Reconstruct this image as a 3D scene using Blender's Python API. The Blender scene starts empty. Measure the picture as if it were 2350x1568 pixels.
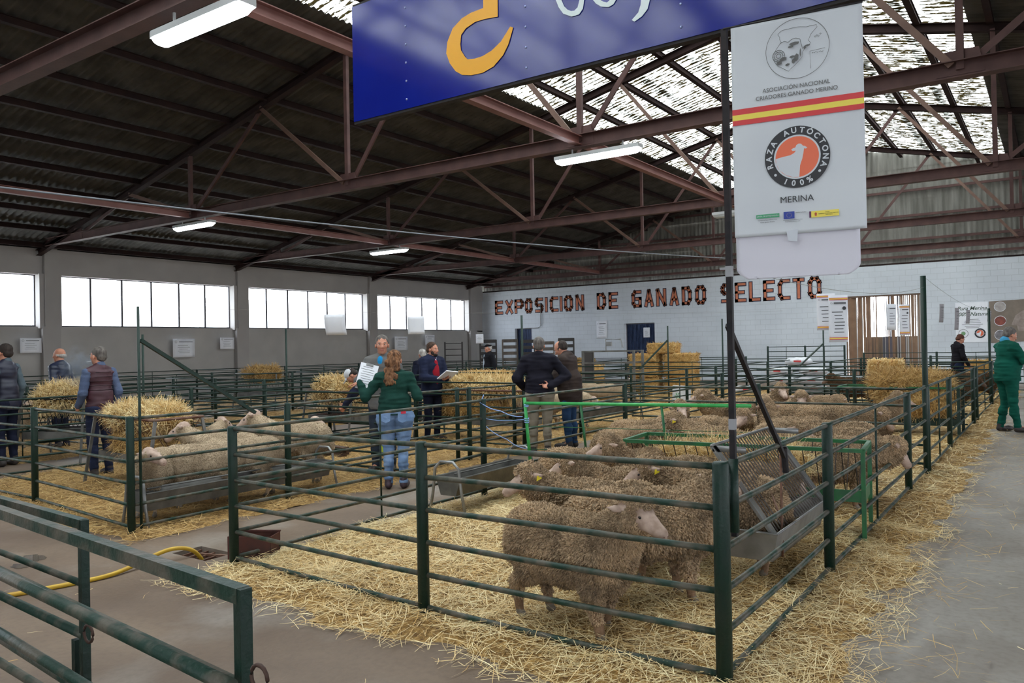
import bpy, bmesh, math, random
import numpy as np
from mathutils import Vector, Matrix, Euler, noise
random.seed(7)
RS = np.random.RandomState(11)
PI = math.pi
SC = bpy.context.scene
COL = SC.collection

# ------------------------------------------------------------------ camera
CAM_H = 1.6
YAW, PITCH, ROLL = 0.6071, 0.0065, -0.01917
def cam_axes():
    cy, sy = math.cos(YAW), math.sin(YAW)
    fwd = np.array([-sy*math.cos(PITCH), cy*math.cos(PITCH), math.sin(PITCH)])
    right = np.array([cy, sy, 0.0]); up = np.cross(right, fwd)
    r2 = right*math.cos(ROLL) + up*math.sin(ROLL)
    u2 = -right*math.sin(ROLL) + up*math.cos(ROLL)
    return r2, u2, -fwd
CR, CU, CB = cam_axes()
cam = bpy.data.objects.new('camera', bpy.data.cameras.new('camera'))
COL.objects.link(cam)
cam.data.sensor_width = 23.5; cam.data.lens = 18.0
cam.data.clip_start = 0.05; cam.data.clip_end = 500
M4 = Matrix(((CR[0], CU[0], CB[0], 0), (CR[1], CU[1], CB[1], 0), (CR[2], CU[2], CB[2], CAM_H), (0, 0, 0, 1)))
cam.matrix_world = M4
SC.camera = cam
# measurements taken from the photograph (pixel) to a point on a known plane
def _ray(px, py):
    v = CR*(px-1175.0) - CU*(py-784.0) - CB*1800.0
    return v
def on_z(px, py, z=0.0):
    d = _ray(px, py); t = (z-CAM_H)/d[2]; return Vector((d[0]*t, d[1]*t, z))
def on_y(px, py, Y):
    d = _ray(px, py); t = Y/d[1]; return Vector((d[0]*t, Y, CAM_H+d[2]*t))
def on_x(px, py, X):
    d = _ray(px, py); t = X/d[0]; return Vector((X, d[1]*t, CAM_H+d[2]*t))
def on_d(px, py, D):
    d = _ray(px, py)*D/1800.0; return Vector((d[0], d[1], CAM_H+d[2]))

# ------------------------------------------------------------------ materials
MATS = {}
def srgb(r, g, b):
    f = lambda c: (c/255.0/12.92) if c/255.0 <= 0.04045 else ((c/255.0+0.055)/1.055)**2.4
    return (f(r), f(g), f(b), 1.0)
def mat(name, c1, c2=None, scale=8.0, rough=0.6, metal=0.0, bump=0.0, bscale=None, detail=4.0, spread=(0.35, 0.65),
        stretch=(1, 1, 1), emit=0.0, spec=None, island=0.0, trans=0.0):
    if name in MATS: return MATS[name]
    m = bpy.data.materials.new(name); m.use_nodes = True
    nt = m.node_tree; N = nt.nodes; L = nt.links
    b = N['Principled BSDF']
    b.inputs['Roughness'].default_value = rough
    b.inputs['Metallic'].default_value = metal
    if spec is not None: b.inputs['Specular IOR Level'].default_value = spec
    b.inputs['Base Color'].default_value = c1
    tc = N.new('ShaderNodeTexCoord'); mp = N.new('ShaderNodeMapping')
    mp.inputs['Scale'].default_value = stretch
    L.new(tc.outputs['Object'], mp.inputs['Vector'])
    if c2 is not None:
        nz = N.new('ShaderNodeTexNoise'); nz.inputs['Scale'].default_value = scale; nz.inputs['Detail'].default_value = detail
        L.new(mp.outputs['Vector'], nz.inputs['Vector'])
        mr = N.new('ShaderNodeMapRange'); mr.inputs['From Min'].default_value = spread[0]; mr.inputs['From Max'].default_value = spread[1]
        L.new(nz.outputs['Fac'], mr.inputs['Value'])
        mx = N.new('ShaderNodeMix'); mx.data_type = 'RGBA'
        mx.inputs['A'].default_value = c1; mx.inputs['B'].default_value = c2
        if island > 0:
            g = N.new('ShaderNodeNewGeometry')
            ad = N.new('ShaderNodeMix'); ad.data_type = 'FLOAT'; ad.inputs['Factor'].default_value = island
            L.new(mr.outputs['Result'], ad.inputs['A']); L.new(g.outputs['Random Per Island'], ad.inputs['B'])
            L.new(ad.outputs['Result'], mx.inputs['Factor'])
        else:
            L.new(mr.outputs['Result'], mx.inputs['Factor'])
        L.new(mx.outputs['Result'], b.inputs['Base Color'])
    if bump > 0:
        n2 = N.new('ShaderNodeTexNoise'); n2.inputs['Scale'].default_value = bscale or scale*4; n2.inputs['Detail'].default_value = 3
        L.new(mp.outputs['Vector'], n2.inputs['Vector'])
        bp = N.new('ShaderNodeBump'); bp.inputs['Strength'].default_value = bump; bp.inputs['Distance'].default_value = 0.02
        L.new(n2.outputs['Fac'], bp.inputs['Height']); L.new(bp.outputs['Normal'], b.inputs['Normal'])
    if emit > 0:
        b.inputs['Emission Color'].default_value = c1; b.inputs['Emission Strength'].default_value = emit
    MATS[name] = m
    return m

GREEN = mat('green_paint', srgb(12, 42, 33), srgb(24, 42, 36), 14, 0.5, 0.0, 0.15, 60, spec=.35)
GREEN2 = mat('worn_green_paint', srgb(20, 50, 40), srgb(84, 80, 70), 7, 0.5, 0.0, 0.2, 50, spec=.35, spread=(0.42, 0.58))
GREENB = mat('bright_green_paint', srgb(44, 150, 72), srgb(58, 168, 88), 10, 0.4)
GREENM = mat('mid_green_paint', srgb(28, 104, 56), srgb(36, 86, 56), 12, 0.45)
POLE = mat('black_pole', srgb(22, 20, 26), srgb(40, 34, 36), 20, 0.6, 0.0, spec=.3)
RUST = mat('rusty_steel', srgb(96, 60, 44), srgb(120, 92, 78), 9, 0.7, 0.2, 0.2)
GALV = mat('galvanised_steel', srgb(128, 128, 128), srgb(152, 152, 152), 7, 0.42, 0.55, 0.1, 30)
GALVD = mat('dull_galvanised', srgb(92, 92, 90), srgb(124, 122, 118), 5, 0.5, 0.45, 0.1, 30)
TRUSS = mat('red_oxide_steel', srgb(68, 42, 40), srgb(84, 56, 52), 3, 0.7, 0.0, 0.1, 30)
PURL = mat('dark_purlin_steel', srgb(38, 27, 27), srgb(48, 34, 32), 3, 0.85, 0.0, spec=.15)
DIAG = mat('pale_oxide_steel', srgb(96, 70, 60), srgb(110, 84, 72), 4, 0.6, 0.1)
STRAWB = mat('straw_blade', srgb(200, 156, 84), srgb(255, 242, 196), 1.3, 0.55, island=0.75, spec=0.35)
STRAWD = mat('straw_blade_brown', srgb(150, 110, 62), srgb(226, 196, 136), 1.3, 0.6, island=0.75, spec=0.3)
STRAWG = mat('straw_litter', srgb(104, 74, 36), srgb(200, 160, 94), 30, 0.85, bump=1.0, bscale=90, stretch=(1, 1, 1), spread=(0.3, 0.7))
BALE = mat('straw_bale', srgb(178, 134, 70), srgb(210, 170, 104), 26, 0.85, bump=1.0, bscale=60, stretch=(1, 1, 3))
WOOL = mat('merino_wool', srgb(128, 110, 90), srgb(172, 150, 124), 9, 0.95, bump=0.6, bscale=70, spec=0.1, spread=(0.3, 0.7))
TUFT = mat('merino_locks', srgb(108, 92, 76), srgb(208, 178, 144), 4.0, 0.95, island=0.38, spec=0.1)
WOOLP = mat('pale_short_wool', srgb(148, 130, 108), srgb(186, 166, 140), 3.5, 0.95, bump=0.35, bscale=120, spec=0.1)
WOOLD = mat('dark_brown_wool', srgb(78, 60, 46), srgb(108, 84, 64), 5, 0.95, bump=0.6, bscale=70, spec=0.1)
FACE = mat('sheep_face', srgb(196, 172, 158), srgb(160, 136, 122), 16, 0.8, spec=0.2)
SHANK = mat('sheep_leg_hair', srgb(140, 112, 88), srgb(112, 88, 68), 16, 0.9, bump=0.4, spec=0.15)
HOOF = mat('hoof_horn', srgb(110, 100, 88), None, rough=0.6)
EARIN = mat('ear_pink', srgb(214, 178, 164), None, rough=0.8)
EYE = mat('dark_eye', srgb(22, 18, 16), None, rough=0.15)
EYEW = mat('eye_white', srgb(210, 205, 198), None, rough=0.3)
YTAG = mat('yellow_tag', srgb(228, 208, 40), None, rough=0.5)
SKIN = mat('skin', srgb(196, 140, 116), srgb(180, 120, 98), 18, 0.55, spec=0.35)
WHITE = mat('white_paper', srgb(236, 238, 244), srgb(226, 228, 236), 3, 0.7)
INK = mat('ink_grey', srgb(92, 94, 98), None, rough=0.7)
INKD = mat('ink_dark', srgb(44, 42, 44), None, rough=0.7)

# ------------------------------------------------------------------ mesh helpers
class MB:
    def __init__(s): s.v = []; s.f = []; s.m = []
    def add(s, vs, fs, mi=0):
        o = len(s.v); s.v += [tuple(v) for v in vs]
        s.f += [tuple(i+o for i in f) for f in fs]; s.m += [mi]*len(fs)
        return s
    def box(s, c, sz, rz=0.0, mi=0, R=None):
        hx, hy, hz = sz[0]/2, sz[1]/2, sz[2]/2
        P = [(-hx,-hy,-hz),(hx,-hy,-hz),(hx,hy,-hz),(-hx,hy,-hz),(-hx,-hy,hz),(hx,-hy,hz),(hx,hy,hz),(-hx,hy,hz)]
        if R is None: R = Matrix.Rotation(rz, 3, 'Z')
        P = [R @ Vector(p) + Vector(c) for p in P]
        return s.add(P, [(0,3,2,1),(4,5,6,7),(0,1,5,4),(1,2,6,5),(2,3,7,6),(3,0,4,7)], mi)
    def bar(s, p0, p1, w, h, mi=0, up=(0, 0, 1)):
        p0 = Vector(p0); p1 = Vector(p1); d = (p1-p0); Ln = d.length; d.normalize()
        u = Vector(up)
        if abs(d.dot(u)) > 0.98: u = Vector((1, 0, 0))
        sx = d.cross(u).normalized(); uz = sx.cross(d).normalized()
        R = Matrix((sx, d, uz)).transposed()
        return s.box((p0+p1)/2, (w, Ln, h), R=R, mi=mi)
    def tube(s, pts, r, n=8, mi=0, cap=True):
        pts = [Vector(p) for p in pts]; k = len(pts)
        rs = r if isinstance(r, (list, tuple)) else [r]*k
        ref = None; vs = []; 
        for i, p in enumerate(pts):
            d = (pts[min(i+1, k-1)]-pts[max(i-1, 0)]).normalized()
            if ref is None or abs(ref.dot(d)) > 0.97: ref = Vector((0, 0, 1)) if abs(d.z) < 0.9 else Vector((1, 0, 0))
            a = d.cross(ref).normalized(); b = d.cross(a).normalized(); ref = -(d.cross(a)) if False else ref
            for j in range(n):
                t = 2*PI*j/n
                vs.append(p + (a*math.cos(t)+b*math.sin(t))*rs[i])
        fs = [(i*n+j, i*n+(j+1) % n, (i+1)*n+(j+1) % n, (i+1)*n+j) for i in range(k-1) for j in range(n)]
        if cap: fs += [tuple(range(n-1, -1, -1)), tuple((k-1)*n+j for j in range(n))]
        return s.add(vs, fs, mi)
    def ball(s, c, r, n=10, mi=0, R=None):
        r = r if isinstance(r, (tuple, list)) else (r, r, r)
        vs = []; fs = []
        for i in range(n//2+1):
            ph = PI*i/(n//2)
            for j in range(n):
                t = 2*PI*j/n
                p = Vector((r[0]*math.sin(ph)*math.cos(t), r[1]*math.sin(ph)*math.sin(t), r[2]*math.cos(ph)))
                if R is not None: p = R @ p
                vs.append(p+Vector(c))
        for i in range(n//2):
            for j in range(n): fs.append((i*n+j, (i+1)*n+j, (i+1)*n+(j+1) % n, i*n+(j+1) % n))
        return s.add(vs, fs, mi)
    def poly(s, pts, th=(0, 0, 0.002), mi=0):
        """flat outline (list of 3d points) given a thickness vector"""
        t = Vector(th); n = len(pts); P = [Vector(p) for p in pts]
        return s.add(P+[p+t for p in P], [tuple(range(n-1, -1, -1)), tuple(range(n, 2*n))]+[(i, (i+1) % n, n+(i+1) % n, n+i) for i in range(n)], mi)
    def mesh(s, name, mats, smooth=False):
        me = bpy.data.meshes.new(name); me.from_pydata(s.v, [], s.f)
        for m in (mats if isinstance(mats, (list, tuple)) else [mats]): me.materials.append(m)
        if len(set(s.m)) > 1: me.polygons.foreach_set('material_index', s.m)
        if smooth: me.polygons.foreach_set('use_smooth', [True]*len(me.polygons))
        me.update(); return me
    def build(s, name, mats, parent=None, smooth=False, loc=None, rz=0.0):
        return link(name, s.mesh(name, mats, smooth), parent, loc, rz)
def link(name, data, parent=None, loc=None, rz=0.0, rot=None):
    o = bpy.data.objects.new(name, data); COL.objects.link(o)
    if parent is not None: o.parent = parent
    if loc is not None: o.location = loc
    o.rotation_euler = rot if rot is not None else (0, 0, rz)
    return o
def np_mesh(name, V, F, mats, mi=None, smooth=True):
    me = bpy.data.meshes.new(name); V = np.asarray(V, np.float32); F = np.asarray(F, np.int32)
    k = F.shape[1]
    me.vertices.add(len(V)); me.vertices.foreach_set('co', V.ravel())
    me.loops.add(F.size); me.loops.foreach_set('vertex_index', F.ravel())
    me.polygons.add(len(F)); me.polygons.foreach_set('loop_start', np.arange(len(F), dtype=np.int32)*k)
    me.polygons.foreach_set('loop_total', np.full(len(F), k, np.int32))
    for m in (mats if isinstance(mats, (list, tuple)) else [mats]): me.materials.append(m)
    if mi is not None: me.polygons.foreach_set('material_index', np.asarray(mi, np.int32))
    me.polygons.foreach_set('use_smooth', np.full(len(F), smooth))
    me.update(calc_edges=True); me.validate(); return me
def tag(o, label, cat, group=None, kind=None):
    o['label'] = label; o['category'] = cat
    if group: o['group'] = group
    if kind: o['kind'] = kind
    return o
def thing(name, label, cat, loc=(0, 0, 0), rz=0.0, group=None, kind=None):
    o = link(name, None, None, loc, rz); o.empty_display_size = 0.2
    return tag(o, label, cat, group, kind)
def struct(o): o['kind'] = 'structure'; return o
def dup(root, loc, rz, label, group=None, sc=None):
    r = root.copy(); COL.objects.link(r); r.location = loc; r.rotation_euler = (0, 0, rz); r['label'] = label
    if sc: r.scale = (sc, sc, sc)
    if group: r['group'] = group
    for ch in list(root.children):
        c = ch.copy(); COL.objects.link(c); c.parent = r
        for g in list(ch.children):
            d = g.copy(); COL.objects.link(d); d.parent = c
    return r
def text(s, size, m, parent, loc, rot=(PI/2, 0, 0), align='CENTER', off=0.0, name='lettering', sx=1.0, ext=0.0004, shear=0.0):
    cu = bpy.data.curves.new('t', 'FONT'); cu.body = s; cu.size = size; cu.align_x = align; cu.offset = off; cu.extrude = ext
    cu.shear = shear; cu.resolution_u = 4
    o = bpy.data.objects.new('t', cu); COL.objects.link(o)
    dg = bpy.context.evaluated_depsgraph_get(); me = bpy.data.meshes.new_from_object(o.evaluated_get(dg))
    bpy.data.objects.remove(o); bpy.data.curves.remove(cu)
    me.materials.clear(); me.materials.append(m)
    for p in me.polygons: p.material_index = 0
    ob = link(name, me, parent, loc, rot=rot); ob.scale = (sx, 1, 1)
    return ob
ORD = ['first', 'second', 'third', 'fourth', 'fifth', 'sixth', 'seventh', 'eighth', 'ninth', 'tenth', 'eleventh', 'twelfth', 'thirteenth', 'fourteenth', 'fifteenth', 'sixteenth', 'seventeenth', 'eighteenth', 'nineteenth', 'twentieth']

# ---- implicit surface modelling: round cones and ellipsoids blended smoothly, meshed by surface nets
def _sd(p, P):
    if p[0] == 'c':
        a = np.array(p[1], float); b = np.array(p[2], float); ab = b-a; t = np.clip(((P-a) @ ab)/max(ab @ ab, 1e-9), 0, 1)
        q = P-(a+t[..., None]*ab); return np.sqrt((q*q).sum(-1))-(p[3]+(p[4]-p[3])*t)
    c = np.array(p[1], float); r = np.array(p[2], float); q = P-c
    if p[3] is not None: q = q @ np.array(p[3])   # columns = local axes
    k = np.sqrt(((q/r)**2).sum(-1)); k2 = np.sqrt(((q/(r*r))**2).sum(-1))
    return np.where(k < 1e-6, -r.min(), k*(k-1)/np.maximum(k2, 1e-9))
def cone(a, b, r0, r1, mi=0): return ['c', a, b, r0, r1, mi]
def ell(c, r, R=None, mi=0): return ['e', c, r, R, mi]
def sdf_mesh(prims, h=0.012, k=0.03, kf=None):
    k0 = k; kf = kf or {}
    lo = np.full(3, 1e9); hi = -lo; bb = []
    for p in prims:
        if p[0] == 'c':
            a = np.array(p[1], float); b = np.array(p[2], float); r = max(p[3], p[4]); l = np.minimum(a, b)-r; u = np.maximum(a, b)+r
        else:
            c = np.array(p[1], float); r = np.array(p[2], float) if p[3] is None else np.full(3, max(p[2])); l = c-r; u = c+r
        bb.append((l, u)); lo = np.minimum(lo, l); hi = np.maximum(hi, u)
    lo -= 2.5*h; n = np.ceil((hi+2.5*h-lo)/h).astype(int)+1
    V = np.full(n, 0.25); own = np.full(n, -1, np.int16); best = np.full(n, 9.0)
    pad = k+2.5*h
    for i, p in enumerate(prims):
        a = np.maximum(np.floor((bb[i][0]-pad-lo)/h).astype(int), 0); b = np.minimum(np.ceil((bb[i][1]+pad-lo)/h).astype(int)+1, n)
        ax = [lo[d]+h*np.arange(a[d], b[d]) for d in range(3)]
        G = np.stack(np.meshgrid(*ax, indexing='ij'), -1)
        d = _sd(p, G); k = kf.get(p[-1], k0); sl = tuple(slice(a[q], b[q]) for q in range(3))
        o = V[sl]; hh = np.clip(0.5+0.5*(o-d)/k, 0, 1); V[sl] = o*(1-hh)+d*hh-k*hh*(1-hh)
        w = d < best[sl]; own[sl] = np.where(w, p[-1], own[sl]); best[sl] = np.where(w, d, best[sl])
    S = V < 0
    c8 = sum(S[i:n[0]-1+i, j:n[1]-1+j, l:n[2]-1+l].astype(np.int8) for i in (0, 1) for j in (0, 1) for l in (0, 1))
    act = (c8 > 0) & (c8 < 8); idx = np.full(act.shape, -1, np.int64); cells = np.argwhere(act); idx[act] = np.arange(len(cells))
    acc = np.zeros((len(cells), 3)); cnt = np.zeros(len(cells))
    for d in range(3):
        e = np.zeros(3, int); e[d] = 1; o1, o2 = [q for q in range(3) if q != d]
        for u in (0, 1):
            for w in (0, 1):
                off = np.zeros(3, int); off[o1] = u; off[o2] = w
                A = cells+off; B = A+e; va = V[tuple(A.T)]; vb = V[tuple(B.T)]
                c = (va < 0) != (vb < 0); t = va/np.where(np.abs(va-vb) < 1e-12, 1, va-vb)
                P = A+e*t[:, None]; acc[c] += P[c]; cnt[c] += 1
    X = lo+h*acc/cnt[:, None]
    F = []
    for d in range(3):
        o1, o2 = (d+1) % 3, (d+2) % 3
        A = [slice(None)]*3; B = [slice(None)]*3; A[d] = slice(0, n[d]-1); B[d] = slice(1, n[d])
        sa = S[tuple(A)]; sb = S[tuple(B)]; E = np.argwhere(sa != sb)
        E = E[(E[:, o1] > 0) & (E[:, o2] > 0) & (E[:, o1] < n[o1]-1) & (E[:, o2] < n[o2]-1)]
        q = []
        for u, w in ((1, 1), (0, 1), (0, 0), (1, 0)):
            C = E.copy(); C[:, o1] -= u; C[:, o2] -= w; q.append(idx[tuple(C.T)])
        q = np.stack(q, 1); fl = sa[tuple(E.T)]
        q[~fl] = q[~fl][:, ::-1]; F.append(q)
    F = np.concatenate(F); F = F[(F >= 0).all(1)]
    vm = own[tuple(cells.T)]
    # light smoothing
    for _ in range(2):
        sm = np.zeros_like(X); ct = np.zeros(len(X))
        for a, b in ((0, 1), (1, 2), (2, 3), (3, 0)):
            np.add.at(sm, F[:, a], X[F[:, b]]); np.add.at(ct, F[:, a], 1); np.add.at(sm, F[:, b], X[F[:, a]]); np.add.at(ct, F[:, b], 1)
        X = 0.5*X+0.5*sm/np.maximum(ct, 1)[:, None]
    fm = vm[F[:, 0]]
    return X, F, np.maximum(fm, 0), vm
def vnormals(X, F):
    n = np.cross(X[F[:, 2]]-X[F[:, 0]], X[F[:, 3]]-X[F[:, 1]]); N = np.zeros_like(X)
    for a in range(4): np.add.at(N, F[:, a], n)
    return N/np.maximum(np.linalg.norm(N, axis=1), 1e-12)[:, None]
def sdf_obj(name, prims, mats, parent, h=0.012, k=0.03, bumpy=0.0, bs=20.0, loc=None, kf=None):
    X, F, fm, vm = sdf_mesh(prims, h, k, kf)
    if bumpy > 0:
        N = vnormals(X, F)
        d = np.array([noise.noise(Vector(x)*bs) for x in X]); X = X+N*(d*bumpy)[:, None]
    return link(name, np_mesh(name, X, F, mats, fm), parent, loc)
# ================================================================== BUILDING
XW, XE, YS, YN = -24.5, 12.1, -9.0, 32.6
XR, ZE, SL = -6.2, 4.75, 0.23          # ridge x, eave height, slope
ZR = ZE + SL*(XR-XW)
def roof_z(x): return ZR - SL*abs(x-XR)

# ---- floor
def floor_mat():
    m = bpy.data.materials.new('worn_concrete'); m.use_nodes = True; nt = m.node_tree; N = nt.nodes; L = nt.links; b = N['Principled BSDF']
    tc = N.new('ShaderNodeTexCoord')
    def nz(scale, det, st=(1, 1, 1), dist=0.0):
        mp = N.new('ShaderNodeMapping'); mp.inputs['Scale'].default_value = st; L.new(tc.outputs['Object'], mp.inputs['Vector'])
        n = N.new('ShaderNodeTexNoise'); n.inputs['Scale'].default_value = scale; n.inputs['Detail'].default_value = det; n.inputs['Distortion'].default_value = dist
        L.new(mp.outputs['Vector'], n.inputs['Vector']); return n.outputs['Fac']
    def rng(v, a, b2, c=0.0, d=1.0):
        r = N.new('ShaderNodeMapRange'); r.inputs['From Min'].default_value = a; r.inputs['From Max'].default_value = b2
        r.inputs['To Min'].default_value = c; r.inputs['To Max'].default_value = d; L.new(v, r.inputs['Value']); return r.outputs['Result']
    def mix(f, a, c, ty='MIX'):
        x = N.new('ShaderNodeMix'); x.data_type = 'RGBA'; x.blend_type = ty
        L.new(f, x.inputs['Factor'])
        for s, v in (('A', a), ('B', c)):
            if isinstance(v, tuple): x.inputs[s].default_value = v
            else: L.new(v, x.inputs[s])
        return x.outputs['Result']
    sx = N.new('ShaderNodeSeparateXYZ'); L.new(tc.outputs['Object'], sx.inputs[0])
    corr = rng(sx.outputs['X'], -2.2, -0.6)       # swept walkway on the right, muddy yard on the left
    base = mix(corr, srgb(116, 98, 82), srgb(146, 140, 134))
    base = mix(rng(nz(0.55, 5, dist=0.6), 0.40, 0.66), base, mix(corr, srgb(96, 78, 64), srgb(118, 110, 102)))
    base = mix(rng(nz(1.1, 7, dist=0.25), 0.52, 0.72, 0, 0.5), base, srgb(158, 154, 148))
    base = mix(rng(nz(0.9, 5, (1, .5, 1), 0.5), 0.5, 0.7, 0, 0.6), base, srgb(92, 74, 60))
    base = mix(rng(nz(24, 5), 0.45, 0.75, 0, 0.3), base, srgb(80, 68, 58))
    L.new(base, b.inputs['Base Color'])
    L.new(rng(nz(0.8, 4), 0.4, 0.7, 0.75, 0.45), b.inputs['Roughness'])
    bp = N.new('ShaderNodeBump'); bp.inputs['Strength'].default_value = 0.25; bp.inputs['Distance'].default_value = 0.01
    L.new(nz(30, 5), bp.inputs['Height']); L.new(bp.outputs['Normal'], b.inputs['Normal'])
    return m
fl = MB(); fl.box(((XW+XE)/2, (YS+YN)/2, -0.1), (XE-XW+1, YN-YS+1, 0.2))
# floor carries a drain opening: cut as a frame of four slabs round it
DR = (-5.62, 3.72)
fl = MB(); x0, x1, y0, y1 = DR[0]-0.22, DR[0]+0.22, DR[1]-0.13, DR[1]+0.13
for a, b_, c, d in ((XW-.5, x0, YS-.5, YN+.5), (x1, XE+.5, YS-.5, YN+.5), (x0, x1, YS-.5, y0), (x0, x1, y1, YN+.5)):
    fl.box(((a+b_)/2, (c+d)/2, -0.1), (b_-a, d-c, 0.2))
fl.box((DR[0], DR[1], -0.19), (0.44, 0.26, 0.02))
struct(fl.build('floor', floor_mat()))

# ---- walls
CONC = mat('grey_render', srgb(168, 165, 162), srgb(178, 175, 172), 1.2, 0.8, bump=0.1, bscale=40)
CONCB = mat('concrete_beam', srgb(160, 156, 154), srgb(168, 164, 162), 1.0, 0.8)
def block_mat():
    m = mat('white_blockwork', srgb(206, 212, 220), srgb(196, 202, 210), 0.9, 0.75)
    nt = m.node_tree; N = nt.nodes; L = nt.links; b = N['Principled BSDF']
    tc = N.new('ShaderNodeTexCoord'); sx = N.new('ShaderNodeSeparateXYZ'); cb = N.new('ShaderNodeCombineXYZ')
    L.new(tc.outputs['Object'], sx.inputs[0]); L.new(sx.outputs['X'], cb.inputs['X']); L.new(sx.outputs['Z'], cb.inputs['Y'])
    br = N.new('ShaderNodeTexBrick'); br.inputs['Scale'].default_value = 1.0; br.inputs['Brick Width'].default_value = 0.42
    br.inputs['Row Height'].default_value = 0.21; br.inputs['Mortar Size'].default_value = 0.006; br.inputs['Mortar Smooth'].default_value = 0.4
    L.new(cb.outputs[0], br.inputs['Vector'])
    bp = N.new('ShaderNodeBump'); bp.invert = True; bp.inputs['Strength'].default_value = 0.5; bp.inputs['Distance'].default_value = 0.012
    L.new(br.outputs['Fac'], bp.inputs['Height']); L.new(bp.outputs['Normal'], b.inputs['Normal'])
    old = b.inputs['Base Color'].links[0].from_socket
    mx = N.new('ShaderNodeMix'); mx.data_type = 'RGBA'; mx.inputs['B'].default_value = srgb(150, 152, 156)
    fm = N.new('ShaderNodeMath'); fm.operation = 'MULTIPLY'; fm.inputs[1].default_value = 0.42
    L.new(br.outputs['Fac'], fm.inputs[0]); L.new(fm.outputs[0], mx.inputs['Factor']); L.new(old, mx.inputs['A']); L.new(mx.outputs['Result'], b.inputs['Base Color'])
    return m
BLOCK = block_mat()
def wall_holes(x0, x1, zt, holes, y, th):
    mb = MB(); xs = sorted(holes); cur = x0
    for (a, b, z0, z1) in xs:
        mb.box(((cur+a)/2, y, zt/2), (a-cur, th, zt))
        mb.box(((a+b)/2, y, (z1+zt)/2), (b-a, th, zt-z1))
        if z0 > 0: mb.box(((a+b)/2, y, z0/2), (b-a, th, z0))
        cur = b
    mb.box(((cur+x1)/2, y, zt/2), (x1-cur, th, zt)); return mb
D1 = (-16.35, -14.83, 0, 2.56); D2 = (-22.45, -21.45, 0, 2.5); D3 = (-6.75, -4.13, 0, 3.3)
struct(wall_holes(XW-.3, XE+.3, 4.42, [D1, D2, D3], YN+.15, 0.3).build('wall_north', BLOCK))
struct(wall_holes(XW-.3, XE+.3, 4.6, [(1.5, 5.0, 0, 3.4)], YS-.15, 0.3).build('wall_south', BLOCK))
# window wall on the west, with piers, sill and lintel
PY = [-2.7, 4.2, 11.25, 17.85, 24.5, 31.6]
w = MB(); w.box((XW-.15, (YS+YN)/2, 1.225), (0.3, YN-YS, 2.45)); struct(w.build('wall_west', CONC))
w = MB(); w.box((XW-.12, (YS+YN)/2, 4.36), (0.36, YN-YS, 0.76)); struct(w.build('trim_1', CONCB))
w = MB()
for y in PY: w.box((XW-.1, y, 3.2), (0.5, 0.62, 1.6))
w.box((XW-.15, 32.3, 3.2), (0.3, 0.6, 1.6)); w.box((XW-.15, -7.6, 3.2), (0.3, 2.8, 1.6))
struct(w.build('trim_2', CONCB))
w = MB()
for y in PY: w.box((XW+.12, y, 1.225), (0.16, 0.5, 2.45)); w.box((XW+.12, y, 3.6), (0.16, 0.36, 2.3))
struct(w.build('trim_3', CONCB))
GLASS = bpy.data.materials.new('dusty_glass'); GLASS.use_nodes = True
nt = GLASS.node_tree; nt.nodes.clear(); o_ = nt.nodes.new('ShaderNodeOutputMaterial'); t_ = nt.nodes.new('ShaderNodeBsdfTransparent'); g_ = nt.nodes.new('ShaderNodeBsdfGlossy')
t_.inputs[0].default_value = (0.93, 0.95, 0.97, 1); g_.inputs['Roughness'].default_value = 0.08; m_ = nt.nodes.new('ShaderNodeMixShader'); m_.inputs[0].default_value = 0.05
nt.links.new(t_.outputs[0], m_.inputs[1]); nt.links.new(g_.outputs[0], m_.inputs[2]); nt.links.new(m_.outputs[0], o_.inputs[0])
FRAME = mat('dark_window_frame', srgb(64, 60, 66), None, rough=0.5)
for i in range(5):
    ya, yb = PY[i]+.31, PY[i+1]-.31
    e = link('window_%d' % (i+1), None, None, (XW-.15, (ya+yb)/2, 2.45)); struct(e)
    hw = (yb-ya)/2; f = MB()
    for z in (0.02, 1.53): f.box((0, 0, z), (0.06, 2*hw, 0.05))
    for k in range(7): f.box((0, -hw+k*2*hw/6, 0.775), (0.04, 0.055, 1.55))
    f.build('window_frame', FRAME, e)
    g = MB(); g.box((0, 0, 0.775), (0.006, 2*hw, 1.5)); g.build('window_pane', GLASS, e)
# east wall (out of view) has the same band of windows, left open
w = MB(); w.box((XE+.15, (YS+YN)/2, 1.2), (0.3, YN-YS, 2.4)); w.box((XE+.15, (YS+YN)/2, 4.35), (0.3, YN-YS, 0.7))
for y in PY: w.box((XE+.15, y, 3.2), (0.3, 0.8, 1.6))
struct(w.build('wall_east', CONC))

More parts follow.
